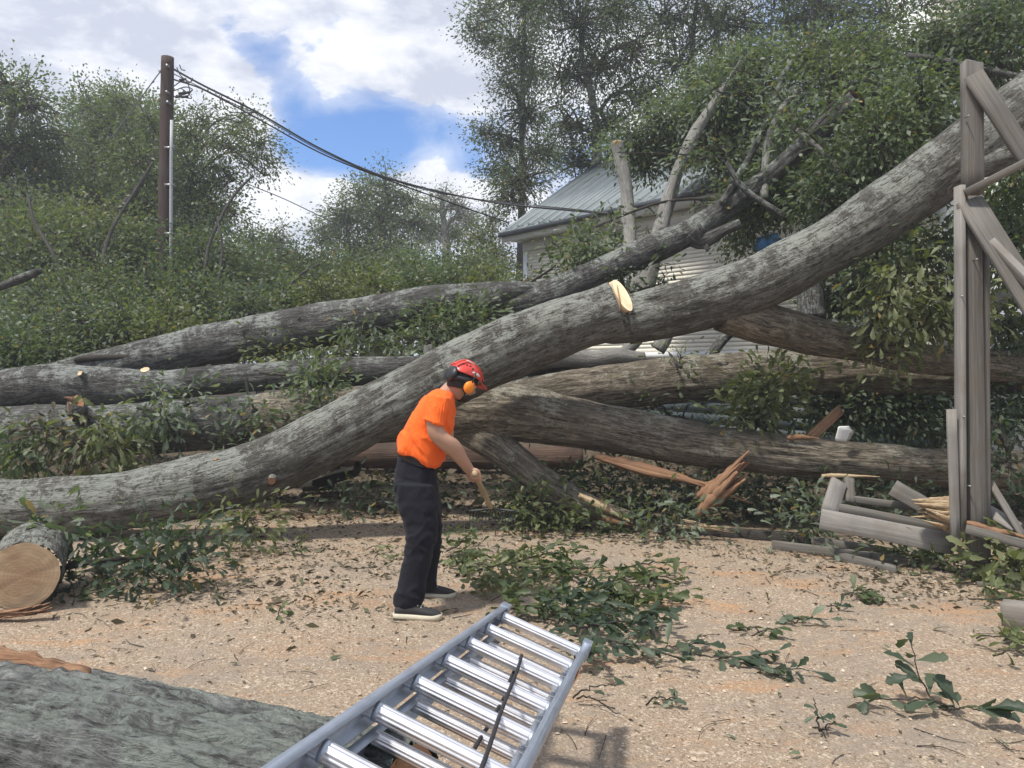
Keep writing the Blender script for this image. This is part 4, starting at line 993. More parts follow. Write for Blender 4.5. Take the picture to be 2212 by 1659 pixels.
# ------------------------------------------------------------------ aluminium extension ladder resting on the near log
ld = np.array((0.197, 1.0, -0.165)); ld /= np.linalg.norm(ld)
L0 = P(1080, 1322, 3.43); R0 = P(1270, 1408, 3.33)
lr_ = R0 - L0; LW = np.linalg.norm(lr_); lr_ /= LW
ln_ = np.cross(lr_, ld); ln_ = ln_ if ln_[2] > 0 else -ln_
lad = thing('ladder', 'aluminium extension ladder resting on the near log', 'ladder', L0 - ld * 1.5)
def LP(s, x, h): return L0 - ld * s + lr_ * x + ln_ * h
def channel(x, inward, s0, s1, h0, h1, fl, name='rail'):
    """C section rail: web with two flanges"""
    t = 0.004; sg = inward
    prof = [(0, h0), (0, h1), (sg * fl, h1), (sg * fl, h1 - t), (sg * t, h1 - t), (sg * t, h0 + t), (sg * fl, h0 + t), (sg * fl, h0)]
    k = len(prof); V, bk = [], []
    K = 12
    for i in range(K):
        s = s0 + (s1 - s0) * i / (K - 1)
        for (a, b) in prof: V.append(LP(s, x + a, b)); bk.append((s, a, b))
    Q = [(i*k+j, i*k+(j+1) % k, i*k+k+(j+1) % k, i*k+k+j) for i in range(K - 1) for j in range(k)]
    if sg > 0: Q = [q[::-1] for q in Q]
    Q += [(0, 1, 4, 5), (1, 2, 3, 4), (0, 5, 6, 7)]
    return mk(name, np.array(V), np.array(Q), {'bk': np.array(bk)}, ALU_RAIL, lad, False)
_ch = channel
def rung(s, x0, x1, h, r):
    n = 72; th = np.linspace(0, 2*np.pi, n, endpoint=False)
    rr = r * (1 + 0.045 * np.sign(np.sin(th * 12 + .1)))
    V, bk = [], []
    for i in range(8):
        f = i / 7; x = x0 + (x1 - x0) * f
        for t_, q in zip(th, rr): V.append(LP(s, x, h) + (ld * math.cos(t_) + ln_ * math.sin(t_)) * q); bk.append((x, math.cos(t_) * r, math.sin(t_) * r))
    Q = [(i*n+j, i*n+n+j, i*n+n+(j+1) % n, i*n+(j+1) % n) for i in range(7) for j in range(n)]
    mk('rung', np.array(V), np.array(Q), {'bk': np.array(bk)}, ALU, lad, False)
SEND = 2.95
DV = [float(-np.dot(ld, (0, 0, -.060))), float(np.dot(lr_, (0, 0, -.060))), float(np.dot(ln_, (0, 0, -.060)))]     # the fly section hangs straight below
channel(0.0, 1, -0.02, SEND, -0.035, 0.035, 0.028)
channel(LW, -1, -0.02, SEND, -0.035, 0.035, 0.028)
channel(0.034, 1, 0.06, SEND - 0.2, -0.105, -0.040, 0.024, 'fly_rail')
channel(LW - 0.034, -1, 0.06, SEND - 0.2, -0.105, -0.040, 0.024, 'fly_rail')
for i in range(9):
    s = 0.30 - 0.305 + 0.02 + 0.302 * i + 0.06
    s = 0.085 + 0.302 * i
    rung(s, 0.004, LW - 0.004, 0.004, 0.0215)
    if i < 9: rung(s + DV[0], 0.026 + DV[1], LW - 0.046 + DV[1], DV[2], 0.0185)
    for x in (0.030, LW - 0.036):
        a = LP(s, x, 0.004); mk('rung_collar', *tube([a - lr_ * .004, a + lr_ * .010], 0.024, 14), ALU_RAIL, lad)
for x in (0.0, LW):
    V = [LP(s, x + dx, h) for s in (-0.045, 0.03) for dx in (-0.006, 0.034) for h in (-0.04, 0.041)] if x == 0 else [LP(s, x + dx, h) for s in (-0.045, 0.03) for dx in (-0.034, 0.006) for h in (-0.04, 0.041)]
    mk('end_cap', np.array(V), [[0, 1, 3, 2], [4, 6, 7, 5], [0, 4, 5, 1], [2, 3, 7, 6], [0, 2, 6, 4], [1, 5, 7, 3]], ALU_RAIL if x == 0 else ALU_RAIL, lad, smooth=False)
def on_lad(px, py, h):
    """point of the ladder plane (raised by h) seen at the pixel"""
    d = np.array(((px - CX) / F, 1.0, -(py - HY) / F)); o = np.array((0, 0, EYE))
    t_ = np.dot(L0 + ln_ * h - o, ln_) / np.dot(d, ln_)
    return o + d * t_
def rope(pix, r=0.0055):
    pts = spline([on_lad(*p) for p in pix], 60)
    return mk('rope', *tube(pts, r, 8, True, 0.0012, 3, 60, 60), ROPE, lad)
rope([(1120, 1436, -0.02), (1127, 1416, 0.026), (1116, 1452, 0.028), (1085, 1530, 0.028), (1058, 1610, 0.028), (1035, 1675, 0.028), (1010, 1740, 0.028)])
rope([(1127, 1416, 0.024), (1112, 1446, -0.02), (1092, 1492, -0.045), (1086, 1512, -0.05), (1052, 1572, -0.048), (1022, 1622, -0.05), (990, 1680, -0.05)])

STK = plain('sticker_orange', (0.75, 0.24, 0.05), 0.5)
Vs_ = [LP(s, LW + .003, h) for s in (.36, .50) for h in (-.022, .022)] + [LP(s, LW + .0045, h) for s in (.36, .50) for h in (-.022, .022)]
mk('sticker', np.array(Vs_), [[0, 1, 3, 2], [4, 6, 7, 5], [0, 4, 5, 1], [2, 3, 7, 6], [0, 2, 6, 4], [1, 5, 7, 3]], STK, lad, smooth=False)
# ------------------------------------------------------------------ leafy sprigs and branches
OAKM = []
for i_, (v, q) in enumerate(OAK):
    me = bpy.data.meshes.new('leaf'); me.from_pydata([tuple(x) for x in v], [], [tuple(map(int, f)) for f in q])
    me.polygons.foreach_set('use_smooth', np.ones(len(q), bool))
    at = me.attributes.new('rnd', 'FLOAT', 'POINT'); at.data.foreach_set('value', np.full(len(v), [0.25, 0.45, 0.6, 0.75, 0.35, 0.9][i_], np.float32))
    OAKM.append(me)
LEAFM = {}
def leaf_mesh(i, mat):
    k_ = (i, mat.name)
    if k_ not in LEAFM:
        me = OAKM[i].copy(); me.materials.append(mat); LEAFM[k_] = me
    return LEAFM[k_]
def leaf_obj(parent, at, d, up, size, mat, rs):
    o = bpy.data.objects.new('leaf', leaf_mesh(rs.randint(0, 6), mat)); COL.objects.link(o); o.parent = parent
    d = np.array(d, float); d /= np.linalg.norm(d); s = np.cross(up, d); s /= np.linalg.norm(s) + 1e-9; n = np.cross(d, s)
    M = Matrix(((d[0] * size, s[0] * size, n[0] * size, 0), (d[1] * size, s[1] * size, n[1] * size, 0), (d[2] * size, s[2] * size, n[2] * size, 0), (0, 0, 0, 1)))
    a = np.array(at) - org(parent); M.translation = Vector(tuple(a)); o.matrix_local = M
    return o
GS = 'leafy twigs scattered over the sawdust'
def sprig(label, stems, nleaf, size, seed, mat=LEAF_OAK, group=None, lift=0.03, extra=0, name='leafy_twig', cat='twig', r=0.005):
    """twig lying about: stems are world polylines; every leaf its own part, extra = further leaves joined"""
    rs = np.random.RandomState(seed)
    if group == GS: nleaf, size = int(nleaf * 1.3), size * 1.12
    stems = [np.array(s_, float) for s_ in stems]
    root = thing(name, label, cat, stems[0][0] * (1, 1, 0) if stems[0][0][2] < .3 else stems[0][0], group)
    tb_ = []; SS = []
    for s_ in stems:
        p = spline(s_, 16); p = p + rs.normal(size=p.shape) * 0.004; SS.append(p)
        tb_.append(tube(p, np.linspace(r, r * .45, 16), 6))
    V, Q, A = cat_mesh(tb_); mk('stem', V, Q, A, BARK_TWIG, root)
    EC, ED = [], []
    for i in range(nleaf + extra):
        p = SS[rs.randint(len(SS))]; k_ = min(15, int(rs.uniform(3, 15.9))); t_ = p[min(k_ + 1, 15)] - p[max(k_ - 1, 0)]
        t_ /= np.linalg.norm(t_) + 1e-9
        d = t_ * rs.uniform(.1, 1) + rs.normal(size=3) * 0.75; d[2] = d[2] * .4 + rs.uniform(-.08, .22)
        at = p[k_]
        if at[2] < 0.2 and at[2] + d[2] * size < 0.01: d[2] = abs(d[2]) * .3
        up = rs.normal(size=3) * .4 + np.array((0, -.45, 1.0))
        if i < nleaf: leaf_obj(root, at, d, up, size * rs.uniform(.75, 1.4), mat, rs)
        else: EC.append(at + rs.normal(size=3) * size * .7 * np.array((1, 1, .5)) + np.array((0, 0, size * .15))); ED.append(d)
    if extra:
        V, Q, A = oak_leaves(np.array(EC), np.array(ED), size, rs)
        mk('foliage', V, Q, A, mat, root, kind='stuff')
    return root
def gs(px, py, L, ang, lift=0.02, n=3, curl=0.3, seed=0):
    """ground stem starting at the pixel, length L metres, heading ang degrees (0 = right, 90 = away)"""
    rs = np.random.RandomState(seed + int(px)); g0 = G(px, py); out_ = [g0 + (0, 0, lift)]
    a = math.radians(ang)
    for i in range(n):
        g0 = g0 + np.array((math.cos(a), math.sin(a), 0)) * L / n; a += rs.uniform(-curl, curl)
        out_.append(g0 + (0, 0, lift + rs.uniform(0, .03)))
    return out_
sprig('upright leafy twig with dark rounded leaves nearest the bottom right', [[G(2040, 1545) + (0, 0, .03), G(2010, 1530) + (0, 0, .06), G(1985, 1530) + (0, 0, .16), G(1970, 1520) + (0, 0, .30)], gs(2060, 1545, .42, 172, .04), gs(2050, 1548, .14, -30, .03)], 26, 0.105, 1, LEAF_SHADE, GS)
sprig('long row of leaves strung out left of the upright twig', [gs(1420, 1410, .30, -10, .03), gs(1500, 1425, .45, -18, .03), gs(1600, 1455, .36, -12, .03)], 44, 0.085, 2, LEAF_SHADE, GS)
sprig('small dark clump of leaves beside the grey offcut shadow, upper right', [gs(1815, 1298, .30, 5, .03), gs(1840, 1300, .15, 60, .03)], 18, 0.085, 3, LEAF_NEAR, GS)
sprig('grey green clump left of the dark clump', [gs(1715, 1356, .22, 10, .03), gs(1740, 1350, .14, 150, .03)], 14, 0.075, 4, LEAF_BLUE, GS)
sprig('single small leafy tuft just above the grey green clump', [gs(1785, 1322, .12, 10, .03)], 5, 0.075, 5, LEAF_SHADE, GS)
sprig('brown stemmed tuft by a short stick in the middle right', [gs(1625, 1385, .2, 20, .03), gs(1640, 1378, .14, 120, .03)], 13, 0.075, 6, LEAF_NEAR, GS)
sprig('tiny upright twig near the bottom edge, right of centre', [[G(1768, 1590) + (0, 0, .02), G(1765, 1585) + (0, 0, .08), G(1760, 1575) + (0, 0, .13)], gs(1770, 1588, .09, 20, .02)], 8, 0.05, 7, LEAF_SHADE, GS)
sprig('yellowish leafy twig at the right edge under the grey offcut', [gs(2110, 1395, .3, -30, .05), gs(2150, 1430, .25, -20, .04), gs(2170, 1400, .2, 30, .04)], 34, 0.085, 8, LEAF_YEL, GS, extra=20)
sprig('flat grey twig with curled leaves right of the ladder', [gs(1395, 1530, .17, 5, .02)], 7, 0.07, 9, LEAF_BLUE, GS)
sprig('bare forked stick beside the right ladder rail', [gs(1235, 1515, .22, 15, .02), gs(1245, 1518, .26, -35, .02)], 2, 0.05, 10, LEAF_SHADE, GS)
sprig('small sprig of three leaves left of the mans shoes', [[G(600, 1342) + (0, 0, .01), G(603, 1340) + (0, 0, .06), G(606, 1338) + (0, 0, .09)]], 5, 0.06, 11, LEAF_NEAR, GS)
sprig('dry upright weed in the sawdust left of the mans knee', [[G(650, 1182) + (0, 0, .01), G(652, 1181) + (0, 0, .08), G(655, 1180) + (0, 0, .13)]], 7, 0.06, 12, LEAF_YEL, GS)
sprig('small green tuft right of the sawn log end', [gs(150, 1296, .22, 5, .02)], 10, 0.07, 13, LEAF_NEAR, GS)
sprig('low leafy tuft left of the mans trouser hem', [gs(790, 1195, .2, 20, .03), gs(810, 1210, .2, 10, .03)], 16, 0.065, 14, LEAF_YEL, GS)
sprig('green tuft with one dark leaf in the mid left sawdust', [gs(610, 1198, .2, 8, .02)], 9, 0.06, 15, LEAF_NEAR, GS)
sprig('leafy green twig lying at the foot of the debris, right of the post', [gs(2090, 1305, .4, -12, .04), gs(2130, 1300, .25, 30, .04)], 22, 0.08, 16, LEAF_NEAR, GS, extra=20)
# pile of cut leafy branches beside the man
GP = 'cut leafy branches heaped between the man and the ladder'
pl = [((965, 1215), (-20, 60), 'leafy branch of the heap nearest the mans trousers'), ((1010, 1265), (-15, 20), 'leafy branch in the left part of the heap behind the ladder tip'),
      ((1060, 1330), (-10, 35), 'leafy branch of the heap touching the ladder tip'), ((1120, 1240), (0, 25), 'leafy branch at the back of the heap'),
      ((1180, 1330), (-25, 10), 'densest leafy branch in the middle of the heap'), ((1270, 1300), (-12, 22), 'leafy branch at the right end of the heap'),
      ((1230, 1390), (-30, 0), 'leafy branch at the front of the heap beside the right ladder rail'), ((1330, 1255), (-8, 15), 'thin leafy branch trailing off the heap to the right')]
for i, ((x, y), angs, lab) in enumerate(pl):
    rs = np.random.RandomState(i); st = [gs(x, y, rs.uniform(.5, .75), angs[0], .05, 4, .4, i), gs(x, y, rs.uniform(.45, .65), angs[1], .10, 4, .4, i + 5), gs(x + 10, y + 3, .4, angs[0] - 40, .07, 3, .4, i + 9)]
    if i in (2,): st = st[:2]
    sprig(lab, st, 38 if i < 7 else 22, 0.105, 40 + i, [LEAF_NEAR, LEAF_YEL, LEAF_NEAR, LEAF_NEAR, LEAF_SHADE, LEAF_NEAR, LEAF_SHADE, LEAF_NEAR][i], GP, extra=[110, 140, 90, 140, 190, 140, 90, 30][i], name='leafy_branch', cat='branch', r=0.008)
# the same heaps under and on the trunks
def brush(label, blobs, Y, tips, lpt, size, seed, mat, group, spine=None, kind='oak', name='leafy_branch', cat='branch', jy=.25, sigma=.16, flat=1.0, r0=0.03, **k):
    bl = blob_px(blobs, Y, jy, 1.0, seed); c = bl[0][0]
    sp = [P(*p) for p in spine] if spine else [bl[0][0] * (1, 1, 0) + (0, .1, max(0.02, bl[0][0][2] - bl[0][1][0])), bl[0][0] - (0, 0, .1), bl[-1][0]]
    return tree(name, label, cat, sp[0], sp, bl, tips, lpt, size, seed, mat, BARK_TWIG, r0, group, sigma, kind=kind, flat=flat, twig=0.007, limb_rise=0.1, **k)
GT2 = 'leafy sprigs hanging on the fallen trunks'
brush('dark leafy branch on the ground under the left end of the great trunk', [(150, 1215, 34), (230, 1215, 38), (320, 1212, 38), (400, 1212, 34)], 5.75, 12, 14, 0.115, 101, LEAF_SHADE, None, spine=[(60, 1250, 5.8), (200, 1215, 5.75), (420, 1195, 5.7)])
brush('second dark branch trailing right under the great trunk', [(360, 1170, 24), (420, 1150, 20), (300, 1215, 24), (230, 1235, 22)], 6.2, 7, 10, 0.105, 102, LEAF_SHADE, None, spine=[(180, 1240, 6.2), (300, 1200, 6.2), (440, 1150, 6.2)])
brush('leaf spray arching over the pale sawn log end', [(120, 1150, 30), (100, 1165, 18)], 5.9, 6, 9, 0.13, 103, LEAF_BLUE, None, spine=[(150, 1205, 5.9), (145, 1165, 5.9), (115, 1140, 5.9)])
brush('green tuft beneath the great trunk left of the bark slab', [(535, 1122, 26), (510, 1128, 18)], 7.0, 10, 12, 0.10, 104, LEAF_YEL, None)
brush('broad drooping leaf spray at the far left on the lowest trunk', [(30, 960, 34), (70, 975, 34), (10, 1000, 30), (120, 950, 24)], 8.2, 12, 13, 0.13, 105, LEAF_OAK, GT2, spine=[(60, 920, 8.5), (60, 950, 8.3), (30, 1000, 8.2)], hang=1.0)
brush('withered brown leaves hanging on the lowest left trunk', [(120, 945, 24), (165, 955, 22), (190, 985, 16), (100, 925, 14)], 8.15, 8, 10, 0.12, 125, LITTER, GT2, spine=[(130, 910, 8.4), (140, 940, 8.2), (170, 980, 8.15)], hang=1.0)
brush('bright leaf spray hanging right of the torn orange stump', [(220, 935, 26), (255, 965, 24), (215, 975, 20), (275, 990, 14)], 8.2, 9, 12, 0.13, 106, LEAF_YEL, GT2, spine=[(190, 890, 8.5), (230, 920, 8.3), (260, 980, 8.2)], hang=.8)
brush('grey green spray on the face of the lowest left trunk', [(350, 900, 30), (370, 925, 24), (325, 915, 20)], 8.35, 9, 12, 0.12, 107, LEAF_BLUE, GT2, spine=[(300, 880, 8.6), (340, 890, 8.4), (370, 920, 8.35)], hang=.8)
brush('small spray under the middle left trunk', [(400, 855, 22), (425, 868, 14)], 8.7, 6, 10, 0.11, 108, LEAF_BLUE, GT2)
brush('leaf spray at the crossing of the great trunk and lower trunk', [(690, 860, 24), (720, 880, 20), (655, 905, 20)], 8.4, 9, 12, 0.11, 109, LEAF_OAK, GT2)
brush('leafy spray growing over the middle trunk, left of the red helmet', [(690, 805, 30), (680, 830, 22), (725, 835, 18)], 8.9, 10, 12, 0.11, 110, LEAF_OAK, GT2)
brush('drooping spray half way along the lowest left trunk', [(545, 870, 18), (560, 905, 18), (500, 940, 18)], 8.4, 6, 10, 0.11, 111, LEAF_DARK, GT2)
brush('bright green bush in front of the teal boards right of the fork', [(1655, 850, 36), (1640, 890, 36), (1690, 830, 28), (1600, 905, 22), (1715, 800, 16)], 8.0, 16, 13, 0.12, 112, LEAF_YEL, GT2, spine=[(1620, 950, 8.1), (1645, 890, 8.0), (1700, 810, 8.0)])
brush('dark leaves on the teal boards left of the bright bush', [(1480, 885, 22), (1395, 880, 24), (1440, 895, 16)], 8.5, 7, 10, 0.10, 113, LEAF_DARK, GT2)
brush('large hanging spray of yellow green leaves left of the post', [(1920, 640, 40), (1980, 660, 44), (2030, 690, 40), (2075, 690, 34), (1930, 720, 34), (1980, 610, 34), (1940, 575, 28), (2040, 640, 34)], 7.35, 15, 12, 0.12, 114, LEAF_YEL, GT2, spine=[(1860, 740, 7.6), (1930, 640, 7.45), (2080, 560, 7.3)], hang=.8)
brush('dark spray above the yellow green one, close to the post', [(2020, 520, 34), (2050, 560, 34), (1990, 560, 26), (2055, 490, 24)], 7.6, 12, 12, 0.11, 115, LEAF_DARK, GT2, hang=.6)
brush('pair of leaves hanging low on the forked limb right of the notch', [(1905, 760, 14), (1915, 778, 10)], 7.45, 4, 8, 0.12, 116, LEAF_YEL, GT2, hang=1.0)
brush('leafy shoot on the clapboard wall above the upper trunk', [(1265, 545, 34), (1240, 570, 28), (1300, 560, 24), (1220, 590, 20), (1265, 515, 20)], 10.6, 13, 12, 0.12, 117, LEAF_OAK, GT2)
brush('sparse shoot at the left corner of the clapboard wall', [(1140, 600, 22), (1125, 625, 18), (1200, 575, 16)], 11, 6, 9, 0.12, 118, LEAF_DARK, GT2)
brush('dark hanging leaves below the upper limb fork', [(1350, 620, 22), (1345, 600, 18), (1430, 590, 14), (1435, 610, 14)], 10.1, 7, 10, 0.12, 119, LEAF_DARK, GT2, hang=1.0)
brush('leaf cluster around the pale upright limb under the eave', [(1330, 500, 22), (1350, 530, 20), (1320, 470, 16)], 12.0, 7, 10, 0.12, 120, LEAF_OAK, GT2)
brush('mixed green leaves between the great trunk and the middle trunk', [(930, 715, 40), (980, 700, 40), (1030, 690, 36), (880, 740, 34), (1060, 670, 26), (950, 745, 30)], 9.6, 16, 14, 0.10, 121, LEAF_OAK, GT2)
brush('pale underside leaves hanging from the upper left trunk', [(780, 715, 18), (805, 725, 16), (765, 722, 12)], 9.5, 6, 9, 0.11, 122, LEAF_BLUE, GT2, hang=1.0)
brush('yellow green leaves packed under the upper left trunk', [(600, 775, 36), (680, 765, 36), (760, 765, 32), (830, 770, 28), (860, 745, 26)], 9.75, 16, 13, 0.10, 123, LEAF_YEL, GT2)
brush('leaves lying on the right shoulder of the notch', [(1470, 770, 18), (1445, 762, 12)], 8.35, 5, 8, 0.09, 124, LEAF_YEL, GT2)
brush('sprays of leaves on the slim limbs before the roof', [(1345, 330, 14), (1560, 200, 24), (1590, 150, 22), (1610, 395, 24), (1568, 345, 22), (1660, 300, 24), (1700, 215, 24), (1640, 250, 22), (1560, 440, 18), (1740, 180, 24), (1500, 360, 18), (1480, 320, 18)], 10.4, 9, 11, 0.11, 126, LEAF_BLUE, GT2, spine=[(1660, 440, 10.4), (1650, 330, 10.4), (1700, 190, 10.5)], jy=.3)
brush('sprays of leaves over the right end of the slim limbs', [(1790, 340, 26), (1720, 285, 22), (1830, 400, 26), (1880, 360, 26), (1950, 290, 26), (1800, 240, 26), (1860, 180, 24)], 9.3, 9, 11, 0.11, 127, LEAF_OAK, GT2, spine=[(1880, 470, 9.3), (1830, 380, 9.3), (1740, 280, 9.4)], jy=.3)
brush('thin green sprays hanging before the clapboard wall under the eave', [(1420, 470, 16), (1500, 440, 14), (1540, 470, 14), (1290, 500, 16), (1180, 540, 14), (1320, 450, 14)], 11.2, 4, 9, 0.10, 128, LEAF_OAK, GT2, spine=[(1560, 430, 11.0), (1420, 440, 11.2), (1200, 530, 11.6)], hang=.8)
# undergrowth of broken leafy branches at the foot of the fork
GU = 'broken leafy branches under the forked trunk'
for i, (bl, Y, m, lab) in enumerate([
    ([(1140, 1075, 26), (1165, 1095, 24), (1110, 1120, 16)], 7.75, LEAF_NEAR, 'green leaves around the rake head'),
    ([(1150, 1090, 28), (1200, 1105, 28), (1120, 1105, 20)], 7.7, LEAF_YEL, 'pale leaves lying right of the rake head'),
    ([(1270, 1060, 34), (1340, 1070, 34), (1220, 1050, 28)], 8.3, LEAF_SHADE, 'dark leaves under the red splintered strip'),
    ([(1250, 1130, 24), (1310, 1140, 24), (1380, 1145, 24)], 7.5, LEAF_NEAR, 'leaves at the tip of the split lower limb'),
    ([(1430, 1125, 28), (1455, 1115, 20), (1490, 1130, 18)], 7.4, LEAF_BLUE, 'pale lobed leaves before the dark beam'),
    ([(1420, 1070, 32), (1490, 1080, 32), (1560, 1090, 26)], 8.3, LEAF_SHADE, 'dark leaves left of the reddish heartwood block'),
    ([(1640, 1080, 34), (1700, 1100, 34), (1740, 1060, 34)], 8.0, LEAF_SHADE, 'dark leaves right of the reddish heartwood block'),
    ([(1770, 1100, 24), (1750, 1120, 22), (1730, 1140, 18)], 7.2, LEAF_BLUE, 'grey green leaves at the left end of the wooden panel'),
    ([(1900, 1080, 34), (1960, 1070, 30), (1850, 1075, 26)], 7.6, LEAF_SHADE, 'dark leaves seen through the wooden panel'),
    ([(1930, 1188, 18), (1940, 1200, 14)], 6.3, LEAF_BLUE, 'small pale rosette on the loose boards'),
    ([(2030, 1225, 22), (2060, 1235, 18), (2000, 1235, 18)], 6.2, LEAF_NEAR, 'green weeds left of the post foot'),
    ([(2180, 960, 40), (2170, 1010, 36), (2150, 920, 30)], 6.9, LEAF_SHADE, 'dark leaves low down right of the post'),
    ([(2200, 1215, 24), (2195, 1240, 22)], 5.6, LEAF_YEL, 'pale green broad leaves at the right edge by the post foot'),
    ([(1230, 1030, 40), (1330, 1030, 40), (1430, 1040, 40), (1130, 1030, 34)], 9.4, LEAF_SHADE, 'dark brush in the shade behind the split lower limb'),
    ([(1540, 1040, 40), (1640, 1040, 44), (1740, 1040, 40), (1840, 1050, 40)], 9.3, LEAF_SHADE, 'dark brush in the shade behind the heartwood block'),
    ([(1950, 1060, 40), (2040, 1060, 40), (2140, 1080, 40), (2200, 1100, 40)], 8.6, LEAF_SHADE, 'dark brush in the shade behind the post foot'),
    ([(900, 1060, 22), (820, 1062, 20), (760, 1075, 18)], 8.6, LEAF_SHADE, 'trampled dark leaves left of the mans waist')]):
    brush(lab, bl, Y, 9, 12, 0.105 if i != 12 else 0.17, 140 + i, m, GU, flat=.75)
# brush heaps: fallen crowns on the left
GF = 'fallen leafy crowns heaped on the left'
hp = [((60, 710, 60), 11.0, LEAF_BLUE), ((170, 690, 60), 11.2, LEAF_BLUE), ((270, 700, 55), 11.0, LEAF_OAK), ((370, 705, 50), 10.9, LEAF_YEL), ((90, 640, 70), 12.4, LEAF_DARK),
      ((210, 620, 70), 12.6, LEAF_OAK), ((320, 625, 65), 12.4, LEAF_DARK), ((430, 640, 60), 12.4, LEAF_OAK), ((520, 660, 55), 12.0, LEAF_BLUE), ((610, 655, 50), 12.2, LEAF_OAK),
      ((700, 640, 50), 12.6, LEAF_YEL), ((800, 625, 48), 12.8, LEAF_YEL), ((890, 620, 42), 13.2, LEAF_OAK), ((975, 615, 40), 13.2, LEAF_DARK), ((1050, 620, 36), 13.0, LEAF_YEL),
      ((20, 760, 40), 10.6, LEAF_DARK), ((110, 765, 36), 10.7, LEAF_OAK)]
where = ['at the far left edge above the middle trunk', 'second from the left edge, greyish', 'in front of the pole foot, left', 'yellowish at the foot of the utility pole', 'behind the greyish one at the left edge',
         'in the second row left of the pole', 'dark, just left of the pole in the second row', 'right of the pole in the second row', 'greyish, above the thick of the upper trunk', 'green, over the middle of the upper trunk',
         'yellow green, right of the middle of the upper trunk', 'yellow green, below the broad domed tree', 'behind the right end of the upper trunk', 'dark, left of the yellow green tree', 'yellow green, by the corner of the house',
         'low and dark at the left edge', 'low, above the bend of the middle trunk']
for i, (((x, y, r), Y, m), w_) in enumerate(zip(hp, where)):
    bl = [(x, y, r), (x - r * .6, y + r * .5, r * .7), (x + r * .6, y + r * .4, r * .7), (x, y + r, r * .8)]
    brush('fallen leafy crown ' + w_, bl, Y, 22, 26, 0.12, 200 + i, m, GF, kind='card', name='brush_pile', cat='brush', sigma=.20, jy=.4, r0=.05)
GV = 'woodland bushes behind the fallen crowns'
hv = [((60, 560, 80), 16, LEAF_OAK, 'lowest shaded bush at the left edge of the wood'), ((190, 560, 75), 16.5, LEAF_YEL, 'yellowish bush of the wood, second from left'), ((300, 560, 60), 17.5, LEAF_OAK, 'bush of the wood left of the pole'),
      ((430, 580, 65), 17, LEAF_DARK, 'dark bush of the wood right of the pole'), ((530, 600, 60), 19, LEAF_FAR, 'bush of the wood below the gap of sky'), ((640, 610, 60), 21, LEAF_FAR, 'pale far bush left of the domed tree'),
      ((760, 610, 60), 22, LEAF_OAK, 'bush at the foot of the domed tree'), ((880, 600, 55), 23, LEAF_FAR, 'bush right of the foot of the domed tree'), ((1010, 600, 50), 20, LEAF_OAK, 'bush under the thin pale tree')]
for i, ((x, y, r), Y, m, lab) in enumerate(hv):
    y -= [40, 55, 20, 30, 0, 25, 10, 20, 10][i]
    bl = [(x, y, r * .8), (x - r * .4, y - r * .5, r * .45), (x + r * .5, y - r * .35, r * .4), (x - r * .7, y + r * .5, r * .8), (x + r * .7, y + r * .5, r * .8), (x, y + r, r), (x, y + 2 * r, r)]
    brush(lab, bl, Y, 30, 36, 0.17, 230 + i, m, GV, kind='card', name='bush', cat='bush', sigma=.34, jy=1.2, r0=.06)
GN = 'slender stems standing in the left brush'
for i, (pix, lab) in enumerate([
    ([(140, 640, 13.5, 9), (120, 560, 13.6, 8), (75, 480, 13.8, 6), (60, 420, 14, 4)], 'thin dark stem leaning left at the left edge'),
    ([(215, 600, 13.4, 10), (240, 500, 13.6, 8), (300, 400, 14, 6), (330, 350, 14.2, 4)], 'dark curved stem rising to the pole'),
    ([(440, 600, 13.5, 9), (455, 520, 13.7, 7), (500, 430, 14, 6), (545, 380, 14.2, 4)], 'dark stem curving right of the pole'),
    ([(470, 620, 13.0, 8), (480, 540, 13.2, 6), (470, 470, 13.4, 4)], 'short dark stem just right of the conduit'),
    ([(150, 655, 11.8, 9), (200, 690, 11.6, 7), (260, 700, 11.5, 4)], 'grey twig lying across the leaves at the left'),
    ([(600, 660, 12.6, 8), (640, 600, 12.8, 6), (690, 570, 13, 4)], 'thin stem leaning right above the upper trunk')]):
    o = thing('stem', lab, 'stem', P(*pix[0][:3]), GN)
    trunk('stalk', pix, BARK_FAR if 'grey' not in lab else BARK_PALE, o, 8, 0.08, 0.003, 0.004, 330 + i)
